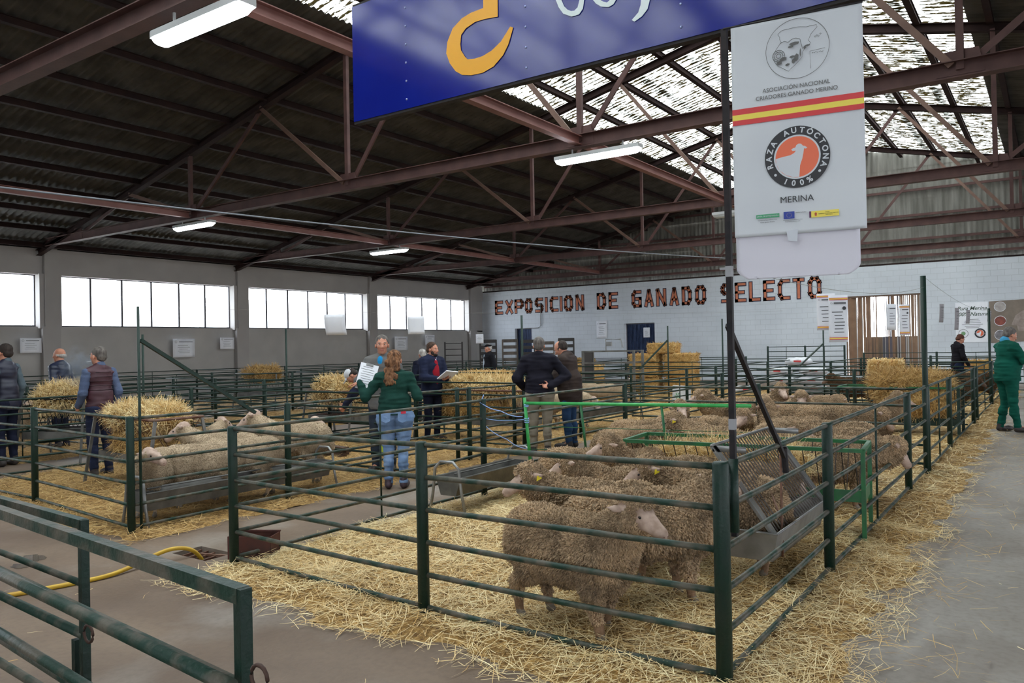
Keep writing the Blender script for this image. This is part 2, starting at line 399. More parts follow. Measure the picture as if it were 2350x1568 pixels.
# ---- roof sheeting
SHEET = mat('fibre_cement_sheet', srgb(80, 78, 74), srgb(56, 54, 51), 2.2, 0.85, bump=0.2, bscale=60, stretch=(1, 1, 1))
SHEETG = mat('gable_sheet', srgb(122, 120, 114), srgb(92, 90, 84), 1.4, 0.8, stretch=(3, 1, .4))
def sky_sheet():
    m = bpy.data.materials.new('mossy_translucent_sheet'); m.use_nodes = True; nt = m.node_tree; N = nt.nodes; L = nt.links; N.clear()
    out = N.new('ShaderNodeOutputMaterial'); tc = N.new('ShaderNodeTexCoord')
    def nz(s, st, d=6, lo=.45, hi=.55):
        mp = N.new('ShaderNodeMapping'); mp.inputs['Scale'].default_value = st; L.new(tc.outputs['Object'], mp.inputs['Vector'])
        n = N.new('ShaderNodeTexNoise'); n.inputs['Scale'].default_value = s; n.inputs['Detail'].default_value = d; n.inputs['Roughness'].default_value = 0.7
        L.new(mp.outputs['Vector'], n.inputs['Vector']); r = N.new('ShaderNodeMapRange'); r.inputs['From Min'].default_value = lo; r.inputs['From Max'].default_value = hi
        L.new(n.outputs['Fac'], r.inputs['Value']); return r.outputs['Result']
    # moss lies in the troughs of the corrugation (pitch 0.177 m along y)
    sx = N.new('ShaderNodeSeparateXYZ'); L.new(tc.outputs['Object'], sx.inputs[0])
    mu = N.new('ShaderNodeMath'); mu.operation = 'MULTIPLY'; mu.inputs[1].default_value = 2*PI/0.177; L.new(sx.outputs['Y'], mu.inputs[0])
    sn = N.new('ShaderNodeMath'); sn.operation = 'SINE'; L.new(mu.outputs[0], sn.inputs[0])
    a = nz(7, (0.5, 2.6, 1), 8, .32, .68)
    ad = N.new('ShaderNodeMath'); ad.operation = 'MULTIPLY_ADD'; ad.inputs[1].default_value = -0.24; L.new(sn.outputs[0], ad.inputs[0]); L.new(a, ad.inputs[2])
    th = N.new('ShaderNodeMapRange'); th.inputs['From Min'].default_value = 0.40; th.inputs['From Max'].default_value = 0.62; L.new(ad.outputs[0], th.inputs['Value'])
    tr = N.new('ShaderNodeBsdfTransparent'); tr.inputs[0].default_value = (0.5, 0.52, 0.5, 1)
    tl = N.new('ShaderNodeBsdfTranslucent'); tl.inputs[0].default_value = (0.80, 0.82, 0.78, 1)
    clear = N.new('ShaderNodeMixShader'); clear.inputs[0].default_value = 0.55; L.new(tr.outputs[0], clear.inputs[1]); L.new(tl.outputs[0], clear.inputs[2])
    dt = N.new('ShaderNodeBsdfDiffuse'); dt.inputs[0].default_value = srgb(64, 56, 34)
    dl = N.new('ShaderNodeBsdfTranslucent'); dl.inputs[0].default_value = srgb(58, 50, 26)
    dirt = N.new('ShaderNodeMixShader'); dirt.inputs[0].default_value = 0.12; L.new(dt.outputs[0], dirt.inputs[1]); L.new(dl.outputs[0], dirt.inputs[2])
    mx = N.new('ShaderNodeMixShader'); L.new(th.outputs['Result'], mx.inputs[0]); L.new(clear.outputs[0], mx.inputs[1]); L.new(dirt.outputs[0], mx.inputs[2])
    L.new(mx.outputs[0], out.inputs[0]); return m
SKYS = sky_sheet()
YS0, YN0 = YS-.3, YN+.45
ys = np.arange(YS0, YN0, 0.177/6)
def sheet_row(xa, xb, side, k):
    """one row of corrugated sheets between two heights; xa is nearer the eave"""
    wv = 0.024*np.sin(ys*2*PI/0.177); V = []
    jit = np.floor(ys/0.885)
    jj = np.array([math.sin(q*12.9898+k*78.233)*43758.5453 % 1.0 for q in jit])
    for x, dz in ((xa+jj*0.0, 0.0), (xb+side*0.16+jj*0.0, 0.012)):
        V.append(np.stack([x, ys, ZE+SL*(XR-XW)-SL*np.abs(x-XR)+wv+dz*-1.0+0.06], 1))
    # a ragged lower edge, each sheet slipping a little
    V[0][:, 0] += -side*jj*0.06; V[0][:, 2] -= 0.06*0.23*jj
    n = len(ys); V = np.concatenate(V); i = np.arange(n-1)
    F = np.stack([i, i+1, n+i+1, n+i], 1); return V, F
def slope(name_op, name_sk, side):
    VO, FO, VS, FS = [], [], [], []; no = ns = 0; W = (XR-(XW-.5))/15.0
    xs = np.linspace(XR, XW-.55, 16)[::-1]
    for k in range(15):
        xa, xb = xs[k], xs[k+1]
        if side < 0: xa, xb = 2*XR-xa, 2*XR-xb
        V, F = sheet_row(xa, xb, side, k)
        if k >= 11: VS.append(V); FS.append(F+ns); ns += len(V)
        else: VO.append(V); FO.append(F+no); no += len(V)
    struct(link(name_op, np_mesh(name_op, np.concatenate(VO), np.concatenate(FO), SHEET)))
    struct(link(name_sk, np_mesh(name_sk, np.concatenate(VS), np.concatenate(FS), SKYS)))
slope('ceiling', 'window_6', 1); slope('ceiling', 'window_7', -1)
w = MB()
for s in (1, -1):
    w.bar((XR+s*0.17, YS0, ZR+.08-SL*.17), (XR+s*0.17, YN0, ZR+.08-SL*.17), 0.36, 0.012, up=(s*SL, 0, 1))
struct(w.build('trim_4', SHEET))
# ---- gable sheeting over the block wall: vertical corrugation, a strip of daylight left under it
xs_ = np.arange(XW-.3, XE+.4, 0.177/6); wv = 0.024*np.sin(xs_*2*PI/0.177); V = []; rows = [4.49, 5.7, 5.68, 6.9, 6.88, 8.1, 8.08, 9.3]
yo = [0, .03, 0, .03, 0, .03, 0, .03]
top = ZR-SL*np.abs(xs_-XR)+0.05
for z, y in zip(rows, yo): V.append(np.stack([xs_, YN+.36+wv+y, np.minimum(z, top)], 1))
n = len(xs_); i = np.arange(n-1); F = np.concatenate([np.stack([i+r*n, i+1+r*n, i+1+(r+1)*n, i+(r+1)*n], 1) for r in (0, 2, 4, 6)])
struct(link('wall_gable', np_mesh('wall_gable', np.concatenate(V), F, SHEETG)))
V2 = np.concatenate(V).copy(); V2[:, 1] = YS-.36
V2 = V2.copy(); struct(link('wall_gable_south', np_mesh('wall_gable_south', V2, F, SHEETG)))
w = MB(); w.box(((XW+XE)/2, YN+.12, 4.455), (XE-XW, .26, .05)); struct(w.build('trim_5', PURL))
for j, z in enumerate((4.72, 5.35, 6.25, 7.2)):
    half = (ZR-z)/SL; a, b_ = max(XW, XR-half), min(XE, XR+half)
    g = MB(); g.box(((a+b_)/2, YN+.26, z), (b_-a, 0.07, 0.09)); o = g.build('wall_girt', TRUSS)
    tag(o, 'rust coloured horizontal girt on the far gable, %s up from the white wall' % ORD[j], 'girt')

# ---- purlins along the building
W = (XR-(XW-.5))/15.0
pur = 0
for side in (1, -1):
    for k in range(15):
        x = XR - side*(0.25+W*k); 
        if k == 0: x = XR-side*0.22
        z = roof_z(x)-0.075
        g = MB(); g.box((x, (YS+YN)/2, z), (0.07, YN-YS+.5, 0.13)); g.box((x, (YS+YN)/2, z+.06), (0.12, YN-YS+.5, 0.012)); g.box((x, (YS+YN)/2, z-.06), (0.12, YN-YS+.5, 0.012))
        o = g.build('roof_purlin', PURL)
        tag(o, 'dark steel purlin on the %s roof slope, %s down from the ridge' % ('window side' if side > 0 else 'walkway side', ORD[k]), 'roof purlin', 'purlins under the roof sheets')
# ---- trusses
NB = [XR+5.3*i for i in range(-3, 4)]
TY = [-2.5, 4.2, 10.95, 17.65, 24.45, 31.2]
ZC = 4.86
TN = ['behind the blue sign', 'nearest the viewer', 'carrying the bright tube lamp in the middle of the hall', 'third from the viewer', 'fourth from the viewer', 'next to the far gable']
def ibeam(g, a, b, w, h, t=0.012):
    a = Vector(a); b = Vector(b); d = (b-a).normalized(); up = Vector((0, 0, 1)) if abs(d.z) < .9 else Vector((0, 1, 0)); sx = d.cross(up).normalized(); uz = sx.cross(d)
    g.bar(a, b, t, h); g.bar(a+uz*h/2, b+uz*h/2, w, t); g.bar(a-uz*h/2, b-uz*h/2, w, t)
for ti, y in enumerate(TY):
    lab = ['red oxide steel roof truss behind the viewer', 'red oxide steel roof truss over the blue sign, nearest of all'][ti] if ti < 2 else 'red oxide steel roof truss, ' + TN[ti]
    t = thing('roof_truss', lab, 'roof truss', (XR, y, ZC), group=None)
    g = MB(); ibeam(g, (XW-XR+.1, 0, 0), (XE-XR-.1, 0, 0), 0.17, 0.2); g.build('bottom_chord', TRUSS, t)
    for s in (1, -1):
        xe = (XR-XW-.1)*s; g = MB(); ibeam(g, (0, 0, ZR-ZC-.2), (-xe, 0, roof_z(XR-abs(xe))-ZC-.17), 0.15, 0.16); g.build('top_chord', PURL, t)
    for i, xb in enumerate(NB):
        x = xb-XR; zt = roof_z(xb)-ZC-.22
        if zt > 0.25:
            g = MB(); g.box((x, 0, zt/2), (0.085, 0.075, zt)); g.build('vertical_strut', TRUSS, t)
        for s in (1, -1):
            xt = x+s*2.65
            if XW+.5 < XR+xt < XE-.5:
                zt2 = roof_z(XR+xt)-ZC-.22
                g = MB(); g.bar((x+s*.09, 0.03*s, 0.06), (xt, 0.03*s, zt2), 0.03, 0.085); g.bar((x+s*.09, 0.03*s+.03, 0.06), (xt, 0.03*s+.03, zt2), 0.06, 0.012)
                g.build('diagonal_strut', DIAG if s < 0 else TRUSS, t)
        g = MB(); g.poly([(x-.26, -.012, -.06), (x+.26, -.012, -.06), (x+.2, -.012, .24), (x-.2, -.012, .24)], (0, .024, 0)); g.build('gusset_plate', TRUSS, t)
    for k in range(-3, 4):
        x = 5.3*k+2.65
        if XW+1 < XR+x < XE-1:
            zt = roof_z(XR+x)-ZC-.16; g = MB(); g.poly([(x-.24, -.012, zt+.06), (x+.24, -.012, zt+.06), (x+.12, -.012, zt-.16), (x-.12, -.012, zt-.16)], (0, .024, 0)); g.build('gusset_plate', PURL, t)
for xb, nm in ((-16.8, 'window side'), (-6.2, 'ridge'), (4.4, 'walkway side')):
    for j in range(5):
        ya, yb = TY[j]+.05, TY[j+1]-.05; g = MB(); ibeam(g, (0, 0, 0), (0, yb-ya, 0), 0.12, 0.13)
        o = g.build('tie_beam', mat('pink_oxide_steel', srgb(112, 70, 64), srgb(122, 82, 76), 3, .6), None, loc=(xb, ya, ZC)); tag(o, 'rust red tie beam between trusses on the %s line, %s bay' % (nm, ORD[j]), 'tie beam', 'tie beams between the trusses')
# ---- fluorescent lamps
LAMP = mat('lit_tube_cover', (0.86, 0.92, 1.0, 1), None, rough=0.3, emit=26.0)
LAMPOFF = mat('unlit_cover', srgb(190, 196, 200), None, rough=0.3)
LHOUSE = mat('lamp_housing', srgb(178, 180, 182), None, rough=0.5)
def lamp(x, y, z, lit, label, L=1.5):
    t = thing('tube_lamp', label, 'ceiling lamp', (x, y, z))
    g = MB(); g.poly([(-L/2, -.085, 0), (-L/2+.04, -.1, 0), (L/2-.04, -.1, 0), (L/2, -.085, 0), (L/2, .085, 0), (L/2-.04, .1, 0), (-L/2+.04, .1, 0), (-L/2, .085, 0)], (0, 0, .06)); g.build('housing', LHOUSE, t)
    g = MB(); n = 8; pr = [(-.088*math.cos(PI*i/n), -.075*math.sin(PI*i/n)) for i in range(n+1)]; vs = []
    for x_, s in ((-L/2+.02, .6), (-L/2+.09, 1), (L/2-.09, 1), (L/2-.02, .6)): vs += [(x_, a*(.85 if s < 1 else 1), b*s) for a, b in pr]
    m = n+1; fs = [(r*m+i, r*m+i+1, (r+1)*m+i+1, (r+1)*m+i) for r in range(3) for i in range(n)]+[tuple(range(m))[::-1], tuple(range(3*m, 4*m))]
    g.add(vs, fs); g.build('diffuser', LAMP if lit else LAMPOFF, t, smooth=True)
    g = MB()
    for s in (-1, 1): g.box((s*L*.3, 0, .06+ (ZC-.1-z-.06)/2), (.02, .02, ZC-.1-z-.04))
    g.build('hanger', LHOUSE, t)
lamp(-6.25, 4.2, 4.55, True, 'lit tube lamp on the nearest truss at the top left', 1.35)
lamp(-5.9, 10.95, 4.6, True, 'lit tube lamp under the truss right of the blue sign', 1.5)
lamp(-16.7, 10.95, 4.6, True, 'lit tube lamp over the left pens, further left of two', 1.5)
lamp(-16.8, 17.65, 4.6, True, 'lit tube lamp over the back pens, left of the middle', 1.5)
lamp(-5.8, 17.65, 4.55, False, 'unlit tube lamp just left of the white banner', 1.4)

# ---- doors and curtain in the north wall
BLUE = mat('dark_blue_ribbed_door', srgb(38, 58, 96), srgb(28, 44, 78), 5, 0.45, 0.3)
def ribbed_door(n, x0, x1, zt, y, panel_from):
    e = link('door_%d' % n, None, None, ((x0+x1)/2, y, 0)); struct(e); w = (x1-x0)
    g = MB(); g.box((0, .03, zt/2), (w-.04, .03, zt-.04)); k = int(w/0.07)
    for i in range(k): g.box((-w/2+.06+i*(w-.12)/(k-1), 0, zt/2), (.03, .035, zt-.1))
    g.build('door_leaf', BLUE, e)
    g = MB(); g.box((w/2-.02, 0, zt/2), (.04, .08, zt)); g.box((-w/2+.02, 0, zt/2), (.04, .08, zt)); g.box((0, 0, zt-.02), (w, .08, .04)); g.build('door_frame', mat('door_jamb_grey', srgb(96, 96, 100), None), e)
    return e
ribbed_door(1, D1[0]+.02, D1[1], D1[3], YN+.22, 0); ribbed_door(2, D2[0], D2[1], D2[3], YN+.22, 0)
OUTW = mat('pale_yard', srgb(214, 212, 206), srgb(204, 202, 196), .3, .9)  # pale ground colour of the yard, slightly mottled
g = MB(); g.box((0, 30, -.35), (260, 260, .3)); o = g.build('outside_ground', OUTW); struct(o)
# strip curtain
e = link('door_3', None, None, ((D3[0]+D3[1])/2, YN+.05, 0)); struct(e)
CURT = [mat('curtain_strip_brown', srgb(134, 106, 84), srgb(120, 92, 72), 3, .6), mat('curtain_strip_grey', srgb(160, 156, 154), None, rough=.6), mat('curtain_strip_dark', srgb(84, 80, 92), None, rough=.6)]
w3 = D3[1]-D3[0]; g = MB(); x = -w3/2+.03
while x < w3/2-.02:
    u = (x+w3/2)/w3; dens = 0.97 if u < .36 else (0.93 if (u > .93 or .54 < u < .62) else 0.62)
    wd = random.uniform(.02, .05)
    if random.random() < dens:
        a = random.uniform(-.01, .01); y = random.uniform(-.03, .03); k = random.random(); 
        g.poly([(x-wd/2, y, 3.24), (x+wd/2, y, 3.24), (x+wd/2+a, y, .05), (x-wd/2+a, y, .05)], (0, .004, 0), 0 if k < .6 else (1 if k < .85 else 2))
    x += wd*.78 if u < .34 else wd+random.uniform(-.004, .004)
g.build('strip_curtain', CURT, e)
g = MB(); g.box((0, .02, 3.27), (w3, .12, .06)); g.box((-w3/2+.02, .06, 1.65), (.04, .1, 3.3)); g.box((w3/2-.02, .06, 1.65), (.04, .1, 3.3)); g.build('curtain_rail', mat('curtain_rail_brown', srgb(96, 74, 60), None), e)
BRD = mat('weathered_board', srgb(118, 100, 80), srgb(84, 76, 72), 1.6, .8, stretch=(6, 1, .15))
t = thing('board_gate', 'brown board gate half closing the doorway behind the strip curtain', 'gate', (-5.1, YN+.35, 0))
for i in range(9):
    g = MB(); g.box((-.92+i*.205, 0, .86), (.2, .03, 1.7)); g.build('board', BRD if i % 3 else mat('grey_board', srgb(84, 86, 96), srgb(70, 68, 74), 2, .8, stretch=(6, 1, .2)), t)
# pale building across the yard seen through the windows
t = thing('outbuilding', 'pale low building with tiled eave seen faintly through the far windows', 'building', (-60, 66, 0))
g = MB(); g.box((0, 0, 2.6), (10, 46, 5.2)); g.build('wall', mat('outbuilding_wall', srgb(225, 232, 236), None, rough=.9), t)
g = MB(); g.bar((1.5, -24, 5.6), (1.5, 24, 5.6), 12, .3, up=(.15, 0, 1)); g.build('roof', mat('outbuilding_roof', srgb(196, 186, 184), None, rough=.9), t)

# ---- painted lettering
def stroke_letters(s):
    G = {'E': [[(1, 0), (0, 0), (0, 1), (1, 1)], [(0, .5), (.8, .5)]], 'X': [[(0, 0), (1, 1)], [(0, 1), (1, 0)]], 'P': [[(0, 0), (0, 1), (.8, 1), (1, .85), (1, .6), (.8, .45), (0, .45)]],
         'O': [[(.25, 0), (.75, 0), (1, .2), (1, .8), (.75, 1), (.25, 1), (0, .8), (0, .2), (.25, 0)]], 'S': [[(0, 0), (.8, 0), (1, .15), (1, .38), (.8, .5), (.2, .5), (0, .62), (0, .85), (.2, 1), (1, 1)]],
         'I': [[(0, 0), (0, 1)]], 'C': [[(1, 0), (.25, 0), (0, .2), (0, .8), (.25, 1), (1, 1)]], 'N': [[(0, 0), (0, 1), (1, 0), (1, 1)]], 'D': [[(0, 0), (0, 1), (.7, 1), (1, .75), (1, .25), (.7, 0), (0, 0)]],
         'G': [[(.5, .5), (1, .5), (1, 0), (.25, 0), (0, .2), (0, .8), (.25, 1), (1, 1)]], 'A': [[(0, 0), (.5, 1), (1, 0)], [(.25, .3), (.75, .3)]], 'L': [[(0, 1), (0, 0), (1, 0)]], 'T': [[(0, 1), (1, 1)], [(.5, 1), (.5, 0)]]}
    return G[s]
LN = mat('navy_sign_paint', srgb(46, 44, 66), None, rough=.7); LO = mat('orange_sign_paint', srgb(196, 118, 84), srgb(178, 104, 78), 6, .7)
def zz(u): return 3.2+(3.75-3.2)*0*u
word = 'EXPOSICION DE GANADO SELECTO'
tl = thing('painted_lettering', 'painted words EXPOSICION DE GANADO SELECTO in orange edged navy across the white wall', 'lettering', (-23.5, YN-.006, 3.25))
# letter cells measured from the photograph (left edge of each letter on the wall)
LX = {0: [1136, 1160, 1181, 1205, 1228, 1252, 1262, 1286, 1295, 1321], 1: [1370, 1397], 2: [1450, 1479, 1506, 1537, 1565, 1596], 3: [1655, 1687, 1719, 1752, 1786, 1820, 1855]}
LB = {0: [1155, 1178, 1202, 1222, 1247, 1256, 1282, 1290, 1315, 1341], 1: [1391, 1419], 2: [1473, 1501, 1530, 1559, 1588, 1621], 3: [1683, 1714, 1747, 1780, 1815, 1848, 1886]}
ws = word.split()
for wi, wd in enumerate(ws):
    for li, ch in enumerate(wd):
        a = on_y(LX[wi][li], 705, YN).x; b_ = on_y(LB[wi][li], 705, YN).x; wdt = b_-a
        # letters rise slightly and grow towards the right as painted
        zb = 3.24 + 0.05*(a+23.5)/16; ht = 0.72+0.16*(a+23.5)/16
        for (sw, m_, dy) in ((.175, LN, 0), (.10, LO, -.004)):
            g = MB(); pad = .085
            for st in stroke_letters(ch):
                P = [(a+23.5+pad+u*(wdt-2*pad) if ch != 'I' else (a+b_)/2+23.5, zb-3.25+pad+v*(ht-2*pad)) for u, v in st]
                for q in range(len(P)-1):
                    p0 = Vector((P[q][0], dy, P[q][1])); p1 = Vector((P[q+1][0], dy, P[q+1][1])); d = (p1-p0).normalized()
                    g.bar(p0-d*sw*.5, p1+d*sw*.5, .003, sw, up=(d.z, 0, -d.x)) if False else g.poly([p0-d*sw*.5+Vector((-d.z, 0, d.x))*sw/2, p1+d*sw*.5+Vector((-d.z, 0, d.x))*sw/2, p1+d*sw*.5-Vector((-d.z, 0, d.x))*sw/2, p0-d*sw*.5-Vector((-d.z, 0, d.x))*sw/2], (0, -.003, 0))
            g.build('letter_outline' if dy == 0 else 'letter_fill', m_, tl)
# ---- world
wd_ = bpy.data.worlds.new('overcast'); SC.world = wd_; wd_.use_nodes = True; nt = wd_.node_tree; bg = nt.nodes['Background']
bg.inputs['Strength'].default_value = 9.0; bg.inputs['Color'].default_value = (0.90, 0.95, 1.0, 1)
def portal(loc, rot, sx, sy):
    l = bpy.data.lights.new('daylight_portal', 'AREA'); l.shape = 'RECTANGLE'; l.size = sx; l.size_y = sy; l.cycles.is_portal = True
    o = bpy.data.objects.new('daylight_portal', l); COL.objects.link(o); o.location = loc; o.rotation_euler = rot; return o
portal((XW-.35, 12, 3.22), (0, -PI/2, 0), 1.55, 41)
portal((XE+.35, 12, 3.2), (0, PI/2, 0), 1.6, 41)
a = math.atan(SL)
portal((XR-2.55, 11.7, ZR-.59+.25), (0, -a, 0), 5.1, 42)
portal((XR+2.55, 11.7, ZR-.59+.25), (0, a, 0), 5.1, 42)
portal((3.25, YS-.35, 1.7), (-PI/2, 0, 0), 3.5, 3.4)
portal((-5.44, YN+.6, 1.65), (PI/2, 0, 0), 2.6, 3.3)
SC.view_settings.view_transform = 'Standard'; SC.view_settings.look = 'None'; SC.view_settings.gamma = 1.0; SC.view_settings.use_curve_mapping = False
SC.view_settings.exposure = 0.35
# ================================================================== PENS
PH = 1.05
RZ = [0.075+0.191*k for k in range(6)]
POSTMESH = {}
def post_mesh(m, r=0.034, h=PH):
    k = (m.name, round(r, 4), round(h, 3))
    if k not in POSTMESH:
        g = MB(); g.tube([(0, 0, 0), (0, 0, h-.012), (0, 0, h-.003), (0, 0, h)], [r, r, r*.86, r*.5], 16); g.tube([(0, 0, 0), (0, 0, .006)], r*1.7, 12)
        POSTMESH[k] = g.mesh('fence_post', m, True)
        for p in POSTMESH[k].polygons: p.use_smooth = len(p.vertices) == 4
    return POSTMESH[k]
def post(x, y, label, m=GREEN, r=0.034, h=PH, group='posts of the pen fences'):
    o = link('fence_post', post_mesh(m, r, h), None, (x, y, 0)); return tag(o, label, 'fence post', group)
RAIL = {}
def rail_mesh(L, r, m, n=10, sag=0.0):
    k = (round(L, 3), r, m.name, n, sag)
    if k not in RAIL:
        g = MB(); K = 6; g.tube([(L*i/K, 0, -sag*4*(i/K)*(1-i/K)) for i in range(K+1)], r, n); RAIL[k] = g.mesh('rail', m, True)
    return RAIL[k]
def panel(a, b, label, r=0.0145, near=True, zs=RZ, m=None, gap=0.036, ends=False, group=None):
    a = Vector((a[0], a[1], 0)); b = Vector((b[0], b[1], 0)); d = b-a; L = d.length-2*gap; an = math.atan2(d.y, d.x)
    st = a+d.normalized()*gap
    t = thing('livestock_hurdle', label, 'hurdle', st, an, group)
    for k, z in enumerate(zs):
        mm = m or (GREEN2 if near else GREEN)
        sg = random.choice([0, 0.004, 0.008, -0.004]) if near else 0.0
        link('rail', rail_mesh(L, r, mm, 10 if near else 6, sg), t, (0, 0, z))
    if ends:
        e = MB(); e.tube([(L/2, 0, zs[0]), (L/2, 0, zs[-1])], .009, 6); e.build('upright_bar', m or GREEN, t, True)
    return t
def line(phrase, pts, near_n=2, posts=True, mids=(), skip=(), skip_post=()):
    """a run of panels through the points, with a post at each"""
    for i, p in enumerate(pts):
        if posts and i not in skip_post:
            post(p[0], p[1], 'green steel post, %s from the near end of %s' % (ORD[i], phrase))
    for i in range(len(pts)-1):
        if i in skip: continue
        panel(pts[i], pts[i+1], 'green rail hurdle, %s from the near end of %s' % (ORD[i], phrase), near=i < near_n, ends=i in mids)
XA, XB, XC, XD, XF, XG, XI, XJ = -1.28, -5.05, -6.72, -11.2, -12.85, -16.6, -19.1, -23.3
# front fence of the nearest pen
post(XA, 3.5, 'thick green corner post beside the black banner pole', r=0.038, h=1.055)
post(-3.1, 3.5, 'green post in the middle of the front fence of the nearest pen', r=0.035)
post(XB, 3.6, 'green corner post of the nearest pen next to the rusty bin', r=0.035)
panel((-3.1, 3.5), (XA, 3.5), 'green six rail hurdle right in front of the nearest standing sheep', r=0.0155)
panel((XB, 3.6), (-3.1, 3.5), 'green six rail hurdle at the left half of the nearest pen front', r=0.0155)
# long right hand fence
ya = [3.5, 5.53, 8.95, 10.4, 12.75, 16.6, 17.3, 21.5, 25.8]
for i, y in enumerate(ya[1:]): post(XA, y, 'dark green post, %s from the near corner along the walkway fence' % ORD[i+1], r=.035)
post(XA, 10.28, 'dark green post doubled up beside the tall pole on the walkway fence', r=.03)
for i in range(len(ya)-1): panel((XA, ya[i]), (XA, ya[i+1]), 'green six rail hurdle, %s from the near corner along the walkway' % ORD[i], r=0.0155 if i < 4 else .0145, near=i < 4, ends=i in (1, 3, 6))
# near aisle lines
yb = [3.6, 6.7, 10.05, 14.0, 18.4, 22.4, 26.4]
line('the aisle fence right of the woman', [(XB, y) for y in yb], 2, skip_post=(0,), mids=(0, 2))
yc = [3.75, 5.47, 8.6, 10.0, 11.7, 16.4, 18.2, 22.3, 26.2]
line('the aisle fence behind the woman', [(XC, y) for y in yc], 3, mids=(1, 4))
post(XC-.13, 8.5, 'green post doubled up near the tall hay feeder', r=.03)
post(XC-.14, 9.9, 'green post doubled up beside the man in the black jumper', r=.03)
# fence of the left pens, front
line('the left pens front fence', [(XC, 3.75), (-9.0, 3.97), (XD, 4.05), (XF-.6, 4.1)], 2, skip_post=(0,))
for nm, X, yy in (('the fence behind the left hay feeder', XD, [4.05, 7.25, 10.1, 13.9, 18.2, 22.4, 26.3]),
                  ('the fence beside the maroon vest', XF, [1.2, 4.1, 6.9, 9.9, 13.8, 18.3, 22.5, 26.5]),
                  ('the fence before the bald man', XG, [3.6, 7.2, 10.3, 13.7, 18.4, 22.4, 26.4]),
                  ('the fence second from the windows', XI, [6.6, 10.9, 13.0, 16.1, 20.2, 24.3, 28.0]),
                  ('the fence nearest the windows', XJ, [8.6, 12.2, 15.3, 18.9, 22.6, 26.3])):
    line(nm, [(X, y) for y in yy], 0, mids=(1, 3))
CN = {0: 'right hand pens', 1: 'middle pens', 2: 'left pens', 3: 'pens by the windows'}
for blk, (xa, xb) in enumerate(((XB, XA), (XD, XC), (XG, XF), (XJ, XI))):
    for j, y in enumerate({0: [10.4, 15.9, 17.9, 21.5, 25.8], 1: [7.3, 10.0, 14.0, 18.2, 22.3, 26.2], 2: [6.9, 10.1, 13.8, 18.3, 22.4, 26.4], 3: [10.9, 15.3, 18.9, 22.6, 26.3]}[blk]):
        if blk == 0 and j == 0:
            post(-3.25, 10.35, 'green post in the middle of the cross fence in front of the white faced sheep')
            panel((xb, y), (-3.25, 10.35), 'green cross hurdle just right of the leaning pole brace', zs=[1.0, .8, .58, .34, .12], near=True)
            panel((-3.25, 10.35), (xa, 10.2), 'green cross hurdle from the middle post left to the aisle', zs=[1.0, .8, .58, .34, .12], near=True)
            continue
        ym = (xa+xb)/2
        if j % 2: post(ym, y, 'green post halfway along cross fence, %s back in the %s' % (ORD[j], CN[blk]))
        panel((xa, y), (xb, y), 'green cross hurdle, %s back in the %s' % (ORD[j], CN[blk]), near=False, ends=True)
# far fences along the white wall
for j, (x0, x1, y, z) in enumerate(((-16.2, -9.4, 28.6, 1.05), (-8.9, -6.2, 29.6, 1.4), (-5.3, -1.0, 28.2, 1.15), (-2.9, 1.5, 24.6, 1.1), (-21.5, -17.0, 28.8, 1.05))):
    zs = [z-.18*k for k in range(6)]
    for i in range(3): post(x0+(x1-x0)*i/2, y, 'dark far post near the white wall, %s run, %s from left' % (ORD[j], ORD[i]), h=z+.03)
    for i in range(2): panel((x0+(x1-x0)*i/2, y), (x0+(x1-x0)*(i+1)/2, y), 'dark far hurdle near the white wall, %s run, %s from left' % (ORD[j], ORD[i]), near=False, zs=zs, ends=True)
# ---- tall poles with braces
def tall_pole(x, y, z1, label, r=.022, m=GREEN, brace=None, z0=0.0):
    t = thing('tall_pole', label, 'pole', (x, y, 0)); g = MB(); g.tube([(0, 0, z0), (0, 0, z1)], r, 10); g.build('pole', m, t, True)
    if brace:
        g = MB(); g.bar((brace[0][0]-x, brace[0][1]-y, brace[0][2]), (brace[1][0]-x, brace[1][1]-y, brace[1][2]), .032, .032); g.build('brace', m, t)
    return t
tall_pole(XC+.02, 3.83, 2.02, 'tall green pole with a slanting brace on the corner of the left pen', r=.012, brace=((XC+.02, 3.85, 1.72), (XC+.02, 5.05, .98)))
tall_pole(XA-.02, 10.5, 2.35, 'tall dark green pole rising from the walkway fence before the large hay pile', r=.032)
tall_pole(XA-.05, 22.0, 2.3, 'tall thin pole on the walkway fence left of the man in green overalls', r=.03)
for px, pyt, X, Y, lab, br in ((1197, 724, XC, 10.15, 'tall green pole behind the left shoulder of the man in the black jumper', 0), (327, 768, XF, 6.75, 'thin pole standing right of the man in the maroon vest', 0), (656, 755, XD, 9.9, 'thin tall pole left of the woman', 0),
                               (1532, 748, XC, 18.2, 'thin pole with a brace before the stacked bales', 1), (1657, 732, XB-.1, 18.3, 'thin green pole just left of the black banner pole', 0), (1889, 757, -4.9, 21.0, 'thin pole with a brace below the hanging papers', 1)):
    d = _ray(px, pyt); t_ = Y/d[1]; z = CAM_H+d[2]*t_; x = d[0]*t_
    tall_pole(x, Y, z, lab, r=.018, brace=((x, Y, z-.35), (x-.35*br, Y-.9, 1.0)) if br else None)

